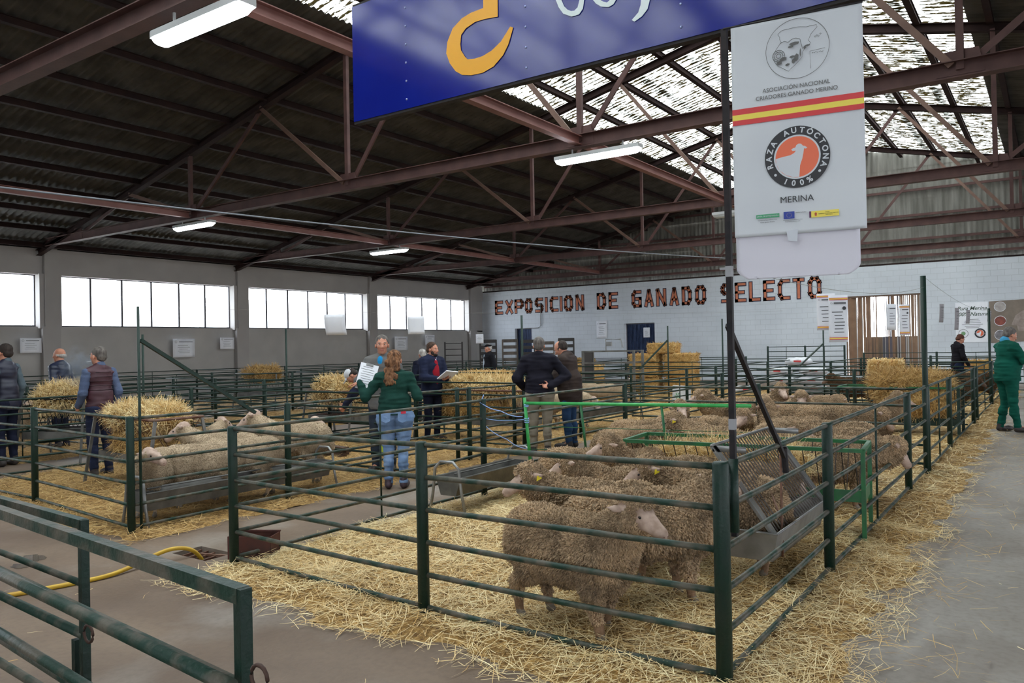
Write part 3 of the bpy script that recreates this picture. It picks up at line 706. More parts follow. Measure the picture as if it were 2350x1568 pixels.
# ---- bright green wire gate between the two near right hand pens
t = thing('wire_gate', 'bright green light gate with thin wires behind the near sheep, tied with blue twine', 'gate', (-4.62, 6.86, 0), math.atan2(.42, 2.05))
g = MB(); g.tube([(0, 0, 1.0), (2.3, 0, 1.0)], .017, 12); g.build('top_tube', GREENB, t, True)
for x in (0, .62, 1.45):
    g = MB(); g.tube([(x+.0, 0, 1.06 if x == 0 else 1.0), (x+.06, 0, .30 if x == 0 else .42)], .017 if x == 0 else .013, 10); g.build('upright_tube', GREENB if x == 0 else GREENM, t, True)
g = MB()
for z in (.76, .52, .36): g.tube([(0.02, 0, z), (2.3, 0, z-.01)], .0035, 5)
g.build('wire', GREENM, t, True)
TW = mat('blue_twine', srgb(140, 170, 224), None, rough=.7)
def twine(pts, label, r=.005, m=TW):
    P = []; 
    for i in range(len(pts)-1):
        a, b = Vector(pts[i]), Vector(pts[i+1])
        for k in range(6): P.append(a.lerp(b, k/6)-Vector((0, 0, .02*math.sin(PI*k/6))))
    P.append(Vector(pts[-1])); g = MB(); g.tube(P, r, 6); o = g.build('twine', m, smooth=True); return tag(o, label, 'twine')
twine([(XB, 6.72, 1.09), (XB-.02, 6.66, 1.02), (-4.85, 6.75, .92), (-4.64, 6.85, .86)], 'pale blue twine from the fence post to the bright green gate, upper strand')
twine([(XB, 6.7, .84), (-4.63, 6.86, .83)], 'pale blue twine tied straight across below the upper strand', .004)
twine([(XB, 6.7, .78), (-4.8, 6.78, .62), (-4.6, 6.86, .52)], 'pale blue twine slanting down to the gate, lowest strand', .004)
g = MB()
for z in (.985, .97, .8, .82, .84): g.tube([(.024*math.cos(a), .024*math.sin(a), z+.004*math.sin(a*2)) for a in [2*PI*i/10 for i in range(11)]], .005, 5)
tag(g.build('twine_knot', TW, loc=(-4.6, 6.865, 0), smooth=True), 'pale blue twine wound round the end of the bright green gate', 'twine')

# ---- hurdles leaning together in the left foreground
def hurdle(label, P0, P1, zt, bars, post_w=.05, tops=.05, endpost=True, extra=None):
    P0 = Vector(P0); P1 = Vector(P1); d = P1-P0; L = d.length; t = thing('metal_hurdle', label, 'hurdle', (P1.x, P1.y, 0), math.atan2(-d.y, -d.x))
    g = MB(); g.box((0, 0, zt/2), (post_w*.9, post_w*.9, zt)); g.build('end_post', GREEN, t)
    g = MB(); g.box((L/2, 0, zt-tops/2+.001), (L, tops*.95, tops)); g.build('top_rail', GREEN2, t)
    for z, y, r in bars:
        g = MB(); g.tube([(-.03 if r > .016 else 0.0, y, z), (L, y, z)], r, 14); g.build('rail', GREEN2, t, True)
    return t
h1 = hurdle('nearest green hurdle with a square top rail and thick round rails, lower left corner', (-4.1, 1.36), (-1.57, 1.14), 1.05, [(.845, .05, .0175), (.80, -.02, .0175), (.61, .02, .0165), (.555, -.02, .019), (.33, 0, .0165), (.12, 0, .0165)], .034, .036)
h2 = hurdle('second green hurdle behind the nearest one, ending in a square post at the left', (-4.7, 1.45), (-2.68, 1.33), 1.05, [(.835, 0, .0115), (.665, 0, .016), (.40, 0, .016), (.15, 0, .016)], .029, .03)
g = MB(); g.box((.06, 0, .32), (.026, .026, .64)); g.build('foot_post', GREEN, h2)
RING = mat('rusty_ring', srgb(72, 52, 44), None, rough=.6, metal=.4)
for px, py, lab in ((595, 1556, 'rusty iron ring at the end of the nearest hurdle'), (203, 1455, 'rusty iron ring joining the second hurdle')):
    p = on_y(px, py, 1.10 if px > 400 else 1.30); g = MB(); g.tube([(.028*math.cos(a), .0, .028*math.sin(a)) for a in [2*PI*i/14 for i in range(15)]], .005, 6); tag(g.build('iron_ring', RING, loc=p, smooth=True), lab, 'ring')

# ---- straw
def straw_bed(name, label, x0, x1, y0, y1, dens, spill=(.2, .2, .2, .2), seed=1, ln=(.07, .2), w=.0035, zmax=.05, matb=STRAWB, base=True, parent=None, edge=0.22, lift=.0):
    R = np.random.RandomState(seed)
    X0, X1, Y0, Y1 = x0-spill[0], x1+spill[1], y0-spill[2], y1+spill[3]
    root = parent or thing(name, label, 'straw', ((x0+x1)/2, (y0+y1)/2, 0), kind='stuff'); ox, oy = root.location.x, root.location.y
    def hfun(x, y):
        return 0.5+0.5*np.sin(x*3.1+seed)*np.cos(y*2.7+seed*2)+0.3*np.sin(x*9.3+y*7.1)
    def inside(x, y):
        d = np.minimum(np.minimum(x-X0, X1-x), np.minimum(y-Y0, Y1-y))
        nz = np.sin(x*4.1+seed*3)+np.sin(y*5.3+seed)+.7*np.sin(x*11+y*3)+.7*np.sin(y*13-x*5)
        return d/edge+nz*.25
    if base:
        st = .06; gx = np.arange(X0-.05, X1+.1, st); gy = np.arange(Y0-.05, Y1+.1, st); GX, GY = np.meshgrid(gx, gy, indexing='ij')
        ins = inside(GX, GY); Z = np.clip(ins, -1, 1.2)*.022+(zmax-.03)*np.clip(hfun(GX, GY), 0, 1)*np.clip(ins, 0, 1)+R.uniform(-.004, .006, GX.shape)
        V = np.stack([GX-ox, GY-oy, Z-.002], -1).reshape(-1, 3); a, b = GX.shape; I, J = np.meshgrid(np.arange(a-1), np.arange(b-1), indexing='ij')
        q = (I*b+J).ravel(); F = np.stack([q, q+b, q+b+1, q+1], 1); keep = (Z.reshape(-1)[F] > -.012).any(1); F = F[keep]
        link('litter', np_mesh('litter', V, F, STRAWG), root)
    n = int(dens*(X1-X0)*(Y1-Y0)); x = R.uniform(X0-.15, X1+.15, n); y = R.uniform(Y0-.15, Y1+.15, n); ins = inside(x, y)
    keep = ins > R.uniform(-1.1, 1.0, n)**1; x = x[keep]; y = y[keep]; ins = ins[keep]; n = len(x)
    an = R.uniform(0, 2*PI, n); L = R.uniform(*ln, n); tilt = R.normal(0, .16, n); z = np.clip(ins, 0, 1)*(.022+(zmax-.03)*np.clip(hfun(x, y), 0, 1))+R.uniform(.002, .022, n)+np.abs(np.sin(tilt))*L/2*.8+lift
    d = np.stack([np.cos(an)*np.cos(tilt), np.sin(an)*np.cos(tilt), np.sin(tilt)], 1); s = np.stack([-np.sin(an), np.cos(an), R.uniform(-.5, .5, n)], 1)*(w*R.uniform(.5, 1.1, n)/2)[:, None]
    c = np.stack([x-ox, y-oy, z], 1); bend = np.stack([-np.sin(an), np.cos(an), np.zeros(n)], 1)*(R.normal(0, .06, n)*L)[:, None]
    V = np.stack([c-d*(L/2)[:, None]-s, c-d*(L/2)[:, None]+s, c+bend+s, c+bend-s, c+d*(L/2)[:, None]+s*.6, c+d*(L/2)[:, None]-s*.6], 1).reshape(-1, 3)
    V[:, 2] = np.maximum(V[:, 2], .001); i = np.arange(n)*6; F = np.concatenate([np.stack([i, i+1, i+2, i+3], 1), np.stack([i+3, i+2, i+4, i+5], 1)])
    link('loose_stalks', np_mesh('loose_stalks', V, F, matb, smooth=False), root); return root
SB1 = straw_bed('straw_bedding', 'straw bedding covering all the right hand pens and spilling under the walkway fence', XB, XA, 3.5, 7.1, 2600, (.02, .42, .34, .2), 1, (.06, .2), .0038, .07)
straw_bed('straw_bedding', 'straw under the crowded sheep behind the bright green gate', XB, XA, 7.2, 10.4, 900, (.05, .40, .0, .2), 2, (.08, .2), .005, parent=SB1)
straw_bed('straw_bedding', 'straw in the pen with the large hay pile', XB, XA, 10.4, 17.3, 420, (.05, .40, .0, .2), 3, (.1, .24), .007, parent=SB1)
straw_bed('straw_bedding', 'straw in the far right hand pens', XB, XA, 17.3, 27.5, 110, (.05, .35, .0, .2), 4, (.12, .3), .012, parent=SB1)
SB2 = straw_bed('straw_bedding', 'straw bedding of the left pens, from the long trough to the pens behind the woman', XD, XC, 3.95, 7.3, 1300, (.1, .22, .35, .1), 5, (.07, .2), .0045, matb=STRAWD)
straw_bed('straw_bedding', 'straw bedding in the pens behind the woman', XD, XC, 7.3, 14.0, 450, (.1, .25, .0, .1), 6, (.1, .22), .006, matb=STRAWD, parent=SB2)
straw_bed('straw_bedding', 'straw in the far middle pens', XD, XC, 14.0, 27, 110, (.1, .2, .0, .1), 7, (.12, .3), .012, matb=STRAWD, parent=SB2)
SB3 = straw_bed('straw_bedding', 'thin straw bedding in the pens at the far left edge', XG, XF, 3.2, 14, 300, (.2, .2, .3, .1), 8, (.1, .25), .007, matb=STRAWD)
straw_bed('straw_bedding', 'thin straw in the pens along the window wall', XJ, XI, 8, 27, 60, (.2, .2, .3, .1), 9, (.12, .3), .014, matb=STRAWD)
straw_bed('straw_bedding', 'straw in the second block of far pens', XG, XF, 14, 27, 80, (.2, .2, .3, .1), 12, (.12, .3), .014, matb=STRAWD, parent=SB3)
straw_bed('loose_straw', 'loose straw scattered along the foot of the walkway fence', -.98, -.55, 3.3, 17, 190, (.25, .12, .3, .3), 10, (.08, .2), .004, .03, STRAWD, base=False, edge=.3, parent=SB1)
straw_bed('loose_straw', 'a few stalks scattered on the concrete before the front fence', -6.5, -.3, 1.2, 3.2, 5, (.1, .1, .1, .1), 13, (.06, .16), .004, .03, STRAWB, base=False, edge=.2)
straw_bed('loose_straw', 'a few stalks scattered in the aisle and on the walkway', -1.0, 2.4, 2.4, 12, 5, (.1, .1, .1, .1), 14, (.05, .14), .004, .03, STRAWB, base=False, edge=.2)
# ================================================================== SHEEP
def rotv(yaw, pitch):
    return np.array([math.cos(yaw)*math.cos(pitch), math.sin(yaw)*math.cos(pitch), math.sin(pitch)])
def sheep_prims(kind, ny=0.0, np_=0.6, hy=0.0, hp=-0.55, step=(0, 0, 0, 0)):
    """ny/np_: neck yaw and pitch, hy/hp: face yaw and pitch; step: forward shift of feet FL FR HL HR"""
    W = kind == 'merino' or kind == 'dark'
    f = 1.0 if W else 0.86
    P = [cone((-.36, 0, .545), (.24, 0, .535), .215*f, .215*f, 0), ell((-.36, 0, .55), (.19, .2*f, .20*f), None, 0), ell((-.04, 0, .475), (.36, .235*f, .2*f), None, 0),
         ell((.27, 0, .50), (.18, .185*f, .235*f), None, 0), ell((.12, 0, .62), (.2, .14*f, .13*f), None, 0), ell((-.34, 0, .62), (.17, .15*f, .13*f), None, 0)]
    N0 = np.array([.27, 0, .58]); nd = rotv(ny, np_); N1 = N0+nd*(.345 if W else .33)
    P += [cone(N0, N1, .175*f, .108 if W else .085, 0), cone(N0+np.array([.03, 0, -.08]), N1-np.array([0, 0, .07]), .14*f, .088 if W else .07, 0)]
    fd = rotv(hy, hp); side = np.array([-math.sin(hy), math.cos(hy), 0]); up = np.cross(fd, side)
    H = N1+np.array([0, 0, .035])
    R = np.stack([fd, side, up], 1)
    if W:
        P += [ell(H-fd*.01, (.10, .088, .098), R, 0), ell(H+up*.055+fd*.035, (.082, .070, .052), R, 0), ell(H-up*.045+fd*.0, (.09, .082, .075), R, 0)]
    else:
        P += [ell(H, (.1, .068, .075), R, 1)]
    F0 = H+fd*(.06 if W else .03)-up*.012; F1 = H+fd*.245-up*.03
    P += [cone(F0, F1, .072, .041, 1), ell(F1+fd*.008, (.042, .038, .036), R, 1), ell(F1-up*.03+fd*.0, (.045, .028, .02), R, 1), ell(H+fd*.125+up*.014, (.08, .034, .034), R, 1)]
    for s in (1, -1):   # brow ridge, eyes and ears
        P.append(ell(H+fd*.10+side*s*.050+up*.026, (.03, .014, .016), R, 1))
        e0 = H+side*s*(.098 if W else .058)+fd*.015+up*.01; e1 = e0+side*s*.075-fd*.075-up*.012
        P.append(cone(e0-side*s*.03, (e0+e1)/2, .016, .021, 1)); P.append(cone((e0+e1)/2, e1, .022, .008, 1))
    for i, (x, s) in enumerate(((.22, 1), (.22, -1), (-.36, 1), (-.36, -1))):
        dx = step[i]; y = s*.115*f
        if i < 2:
            k = (x+.01+dx*.5, y, .24); ft = (x+dx, y*.95, .06)
            P += [cone((x, y, .44), k, .082*f, .05 if W else .04, 0), cone(k, ft, .046 if W else .032, .03 if W else .024, 2), ell((ft[0]+.018, ft[1], .026), (.042, .03, .028), None, 3)]
        else:
            st = (x+.09+dx*.3, y, .36); hk = (x-.055+dx*.7, y, .235); ft = (x+dx-.03, y*.95, .06)
            P += [cone((x+.02, y*.9, .47), st, .125*f, .085*f, 0), cone(st, hk, .08*f, .048 if W else .036, 0), cone(hk, ft, .044 if W else .032, .03 if W else .024, 2), ell((ft[0]+.018, ft[1], .026), (.042, .03, .028), None, 3)]
    P.append(cone((-.555, 0, .56), (-.585, 0, .42), .04, .028, 0))
    return P, H, fd, side, up, F1
SH = {}
def sheep_proto(key, kind, h=0.016, tufts=True, tagc=True, tl=(.016, .034), **kw):
    P, H, fd, side, up, F1 = sheep_prims(kind, **kw)
    X, F, fm, vm = sdf_mesh(P, h, 0.045, {1: .014, 2: .02, 3: .01})
    N = vnormals(X, F)
    wool = {'merino': WOOL, 'dark': WOOLD, 'pale': WOOLP}[kind]
    isw = (vm == 0)
    if kind != 'pale':
        d = np.array([noise.noise(Vector((x[0]*9, x[1]*9, x[2]*6)))*.016+noise.noise(Vector((x[0]*26, x[1]*26, x[2]*9)))*.014 for x in X])
    else:
        d = np.array([noise.noise(Vector(x)*5)*.012+noise.noise(Vector(x)*26)*.003 for x in X])
    X = X+N*(d*np.where(isw, 1, .05))[:, None]
    face = FACE if kind != 'dark' else mat('brown_sheep_face', srgb(96, 74, 60), None, rough=.8)
    shank = SHANK if kind != 'pale' else mat('pale_leg_hair', srgb(170, 148, 126), None, rough=.9)
    root = link('sheep', None, None, (0, 0, 0)); root['category'] = 'sheep'
    link('body', np_mesh('body', X, F, [wool, face, shank, HOOF], fm), root)
    if tufts:
        if kind == 'pale': tl = (.005, .013)
        R = np.random.RandomState(5); idx = np.where(isw | ((vm == 2) & (X[:, 2] > .13)))[0]; rep = np.repeat(idx, 2)
        p = X[rep]+R.normal(0, h*.4, (len(rep), 3)); n = N[rep]+R.normal(0, .35, (len(rep), 3)); n[:, 2] -= .8*(1-np.abs(N[rep][:, 2])); n /= np.linalg.norm(n, axis=1)[:, None]
        L = R.uniform(tl[0], tl[1], len(rep)); L = L*np.where(X[rep][:, 2] > .66, .75, 1.0)*np.clip(.35+X[rep][:, 2]*1.8, .4, 1)
        a = np.cross(n, R.normal(0, 1, n.shape)); a /= np.linalg.norm(a, axis=1)[:, None]; b = np.cross(n, a); r = (h*R.uniform(.38, .62, len(rep)))[:, None]
        base = p-N[rep]*.006
        curl = a*(L*R.uniform(-.5, .5, len(rep)))[:, None]
        mid = base+n*(L*.55)[:, None]; tip = base+n*L[:, None]+curl
        V = np.stack([base+a*r, base-a*r*.5+b*r*.87, base-a*r*.5-b*r*.87, mid+a*r*.85, mid-a*r*.43+b*r*.74, mid-a*r*.43-b*r*.74, tip], 1).reshape(-1, 3)
        i = np.arange(len(rep))*7
        Q = [np.stack([i+u, i+(u+1) % 3, i+3+(u+1) % 3, i+3+u], 1) for u in range(3)]+[np.stack([i+3+u, i+3+(u+1) % 3, i+6, i+6], 1) for u in range(3)]
        Fq = np.concatenate(Q[:3]); Ft = np.concatenate(Q[3:])[:, :3]
        me = bpy.data.meshes.new('fleece'); me.vertices.add(len(V)); me.vertices.foreach_set('co', V.astype(np.float32).ravel())
        li = np.concatenate([Fq.ravel(), Ft.ravel()]).astype(np.int32); me.loops.add(len(li)); me.loops.foreach_set('vertex_index', li)
        nq, ntt = len(Fq), len(Ft); me.polygons.add(nq+ntt)
        me.polygons.foreach_set('loop_start', np.concatenate([np.arange(nq)*4, nq*4+np.arange(ntt)*3]).astype(np.int32))
        me.polygons.foreach_set('loop_total', np.concatenate([np.full(nq, 4), np.full(ntt, 3)]).astype(np.int32))
        me.materials.append(TUFT if kind == 'merino' else mat('pale_locks', srgb(146, 128, 106), srgb(196, 176, 150), 2.5, .95, island=.3, spec=.1) if kind == 'pale' else mat('dark_locks', srgb(74, 56, 42), srgb(112, 88, 66), 3.5, .95, island=.55, spec=.1)); me.polygons.foreach_set('use_smooth', np.full(nq+ntt, True)); me.update(calc_edges=True)
        fo = link('fleece', me, root)
    R3 = Matrix(((fd[0], side[0], up[0]), (fd[1], side[1], up[1]), (fd[2], side[2], up[2])))
    for s in (1, -1): g = MB(); g.ball(H+fd*.112+side*s*.058+up*.008, (.013, .009, .010), 10, R=R3); g.build('eye', EYE, root, True)
    g = MB(); 
    for s in (1, -1): g.ball(F1+fd*.042+side*s*.014-up*.0, (.008, .006, .005), 6, R=R3)
    g.ball(F1+fd*.034-up*.022, (.014, .024, .003), 8, R=R3); g.build('nostrils_and_mouth', mat('muzzle_dark', srgb(120, 84, 76), None), root, True)
    if tagc:
        e = H+side*.15-fd*.02+up*.0; g = MB(); c = Vector(e); u = Vector(fd); v = Vector((0, 0, 1))
        g.poly([c-u*.02+v*.012, c+u*.02+v*.012, c+u*.024-v*.026, c-u*.024-v*.026], Vector(side)*.004); g.build('ear_tag', YTAG, root)
    SH[key] = [root, False, kind]
    return root
sheep_proto('A', 'merino', h=.0115, ny=.0, np_=.78, hy=-.1, hp=-.36, step=(-.04, .10, .04, -.03))
sheep_proto('B', 'merino', ny=.35, np_=.55, hy=.75, hp=-.4, step=(.0, .05, -.03, .06))
sheep_proto('C', 'merino', ny=-.4, np_=.7, hy=-1.1, hp=-.35, step=(.03, .0, .02, -.04), tagc=False)
sheep_proto('D', 'merino', ny=.1, np_=.15, hy=.2, hp=-.8, step=(.06, -.02, .0, .0))
sheep_proto('E', 'merino', ny=.2, np_=.95, hy=.1, hp=-.3, step=(.0, .0, -.03, .03), tagc=False)
sheep_proto('G', 'merino', h=.014, ny=.05, np_=.6, hy=.0, hp=-.38, step=(.05, .0, -.03, .02), tagc=False)
sheep_proto('P', 'pale', h=.014, ny=.1, np_=.65, hy=.15, hp=-.5, tagc=False, step=(.05, -.03, -.05, .04))
sheep_proto('Q', 'pale', h=.014, ny=.2, np_=-.1, hy=.35, hp=-.9, step=(.0, .05, .03, -.03))
sheep_proto('R', 'pale', h=.014, ny=-.5, np_=.5, hy=-.9, hp=-.45, tagc=False)
sheep_proto('T', 'pale', h=.014, ny=.5, np_=.5, hy=.9, hp=-.2, tagc=False)
sheep_proto('K', 'dark', h=.018, ny=.2, np_=.5, hy=.3, hp=-.5, tagc=False)
def sheep(key, x, y, deg, label, sc=1.0, z=0.035, group=None):
    r = SH[key]; sc *= .87 if r[2] == 'pale' else .84
    if not r[1]:
        o = r[0]; r[1] = True; o.location = (x, y, z); o.rotation_euler = (0, 0, math.radians(deg)); o['label'] = label; o.scale = (sc, sc, sc)
        if group: o['group'] = group
        return o
    return dup(r[0], (x, y, z), math.radians(deg), label, group, sc)
GA = 'merino sheep in the nearest pen'; GB = 'merino sheep crowded in the second pen'; GC = 'merino sheep in the third pen'; GL = 'shorn pale sheep in the left pen'
sheep('A', -2.23, 3.77, -13, 'woolly merino sheep standing broadside nearest the front fence, facing right, yellow ear tag', 1.0, group=GA)
sheep('B', -2.08, 4.40, 36, 'dark woolly sheep behind the nearest one, head hidden by the corner post', 1.06, group=GA)
sheep('B', -2.64, 4.78, 190, 'woolly sheep facing left, its whole head showing above the second rail', .98, group=GA)
sheep('G', -2.58, 5.28, 197, 'woolly sheep facing left behind the left facing one, nose low', 1.0, group=GA)
sheep('B', -1.98, 5.3, 184, 'woolly sheep with raised head turned left, near the wire grille feeder', 1.0, group=GA)
sheep('D', -3.42, 6.15, 22, 'woolly sheep at the back left of the nearest pen, rump to the left', 1.0, group=GA)
sheep('E', -2.75, 6.05, 208, 'woolly sheep in the back row below the middle of the bright green gate', .97, group=GA)
sheep('D', -2.15, 5.95, 30, 'woolly sheep partly under the green hay rack, back row right', .97, group=GA)
sheep('D', -2.55, 6.62, 160, 'woolly sheep against the hay rack at the very back of the nearest pen', .95, group=GA)
B = [('D', -3.85, 7.75, 70, 'woolly sheep with its rump at the left end of the green hay rack'), ('D', -3.95, 8.5, 28, 'woolly sheep standing lengthwise behind the two wires of the green gate'), ('B', -3.1, 8.15, 150, 'white nosed sheep looking left over the hay rack, yellow ear tag'),
     ('E', -4.0, 9.3, 300, 'sheep with a folded woolly neck, far left of the crowd'), ('C', -3.35, 9.35, 330, 'sheep with a big yellow ear tag left of the black pole'), ('D', -2.75, 7.75, 10, 'sheep eating from the hay rack just left of the black pole'),
     ('B', -2.45, 8.4, 300, 'sheep with a white face half turned just right of the black pole'), ('D', -1.95, 8.3, 180, 'sheep lying lengthwise behind the slanted wire grille'), ('D', -2.95, 9.75, 10, 'sheep in the middle of the crowd showing only its curly back'),
     ('D', -2.1, 9.35, 175, 'sheep just before the cross fence with its back along the lower rail'), ('D', -1.75, 7.75, 20, 'sheep whose head is down at the right end of the hay rack'), ('E', -2.6, 9.0, 120, 'sheep standing behind the black pole brace')]
for k, x, y, a, l in B: sheep(k, x, y, a, l, random.uniform(.99, 1.07), group=GB)
Cc = [('G', -3.62, 11.1, 310, 'sheep facing the camera left of the middle post, pale muzzle'), ('E', -3.75, 12.6, 300, 'sheep with dark wool round a white face, tallest head of the row'), ('G', -3.2, 12.0, 290, 'sheep facing the camera between the post and the hay rack behind'), ('C', -3.95, 11.3, 250, 'sheep looking left with a narrow white face behind the brace'),
      ('D', -2.85, 11.0, 20, 'sheep bending away with a greenish stained neck'), ('D', -2.45, 10.95, 5, 'sheep standing lengthwise behind the cross fence, right part'), ('A', -2.2, 11.5, 25, 'large brown sheep at the right end, head lifted towards the hay'), ('D', -3.1, 12.6, 60, 'sheep behind the row, only a strip of back visible')]
for k, x, y, a, l in Cc: sheep(k, x, y, a, l, random.uniform(1.05, 1.14), group=GC)
sheep('T', -7.28, 4.28, -48, 'pale shorn sheep at the left end of the trough, head beside the corner post', .95, group=GL)
sheep('Q', -7.28, 4.78, 248, 'pale shorn sheep with a blue mark, head lowered into the trough', .98, group=GL)
sheep('P', -7.85, 5.45, 205, 'pale shorn sheep with a grey streak walking to the hay feeder', 1.0, group=GL)
sheep('Q', -7.25, 5.22, 228, 'shorn sheep with darker flank bending to the trough with wide ears', 1.0, group=GL)
sheep('P', -7.6, 6.24, 197, 'largest pale shorn sheep, standing with its rump to the right', 1.1, group=GL)
sheep('R', -8.0, 6.35, 60, 'shorn sheep looking back over the others near the middle post', 1.0, group=GL)
sheep('R', -8.9, 6.1, 150, 'shorn sheep mostly hidden behind the one with the grey streak', .95, group=GL)
sheep('P', -14.6, 6.0, 20, 'pale sheep cut by the left edge of the photo below the vest', 1.05)
sheep('Q', -14.2, 8.6, 30, 'pale sheep far behind the second hay feeder at the left', .95)
GM = 'pale sheep in the middle pens'
sheep('P', -8.0, 12.3, 200, 'pale sheep just right of the man in the brown jacket', 1.05, group=GM)
sheep('Q', -7.6, 13.1, 330, 'pale sheep lowering its face to the long trough in the middle', 1.05, group=GM)
sheep('R', -8.6, 13.3, 60, 'pale sheep with raised head and tag right of the brown jacket', 1.05, group=GM)
sheep('Q', -8.9, 16.5, 20, 'pale sheep further back before the blue door', 1.0, group=GM)
sheep('R', -9.8, 17.0, 200, 'pale sheep beside the one before the blue door', 1.0, group=GM)
for i, (k, x, y, a, l) in enumerate((('K', -3.9, 19.6, 185, 'dark brown sheep left of the large hay pile, seen broadside'), ('K', -3.2, 21.2, 330, 'dark brown sheep looking out beside the small bale'), ('D', -2.9, 20.0, 20, 'light backed sheep between the dark brown one and the hay'),
                                    ('K', -1.9, 18.9, 10, 'dark sheep behind the right end of the large hay pile'), ('D', -2.2, 23.0, 200, 'sheep behind the hay pile below the person in black'), ('K', -1.7, 22.6, 190, 'dark sheep next to the walkway fence beside the green overalls'), ('D', -2.6, 24.2, 10, 'sheep with only its back showing below the far fence'))):
    sheep(k, x, y, a, l, 1.05, group='sheep in the far right hand pens')
for k in SH:
    if not SH[k][1]:
        for c in list(SH[k][0].children): bpy.data.objects.remove(c)
        bpy.data.objects.remove(SH[k][0])
# ================================================================== PEOPLE
def Rx(a): c, s = math.cos(a), math.sin(a); return np.array([[1, 0, 0], [0, c, -s], [0, s, c]])
def Ry(a): c, s = math.cos(a), math.sin(a); return np.array([[c, 0, s], [0, 1, 0], [-s, 0, c]])
def Rz(a): c, s = math.cos(a), math.sin(a); return np.array([[c, -s, 0], [s, c, 0], [0, 0, 1]])
def hand_prims(w, d, n, side, curl=.5, sc=1.0, mi=0, spread=.0, point=None):
    """w wrist, d direction of the palm, n palm normal (the way the palm faces); side: +1 thumb on cross(d,n)"""
    w = np.array(w, float); d = np.array(d, float); d /= np.linalg.norm(d); n = np.array(n, float); n -= d*(n @ d); n /= np.linalg.norm(n)
    t = np.cross(d, n)*side; R = np.stack([d, t, n], 1)
    P = [ell(w+d*.045*sc, (.052*sc, .041*sc, .017*sc), R, mi), cone(w-d*.02, w+d*.03*sc, .026*sc, .022*sc, mi)]
    for i, (o, L) in enumerate(((.030, .078), (.010, .088), (-.010, .082), (-.029, .066))):
        b = w+d*.085*sc+t*o*sc; c = curl if point is None or i != 0 else point; a = c*.9
        d1 = d*math.cos(a)+n*math.sin(a)+t*spread*o*20; d1 /= np.linalg.norm(d1); m = b+d1*L*.5*sc; a2 = c*2.1; d2 = d*math.cos(a2)+n*math.sin(a2)
        P += [cone(b-d*.01, m, .0098*sc, .0088*sc, mi), cone(m, m+d2*L*.5*sc, .0088*sc, .0072*sc, mi)]
    b = w+d*.03*sc+t*.034*sc; d1 = d*.6+t*.75+n*.3; d1 /= np.linalg.norm(d1); m = b+d1*.045*sc; P += [cone(b-t*.01, m, .0135*sc, .0105*sc, mi), cone(m, m+(d*.85+t*.25+n*.45)*.035*sc, .0105*sc, .008*sc, mi)]
    return P
HAIRS = {}
def hairmat(n, a, b): return mat('hair_'+n, a, b, 40, .75, stretch=(1, 1, .3), spec=.25)
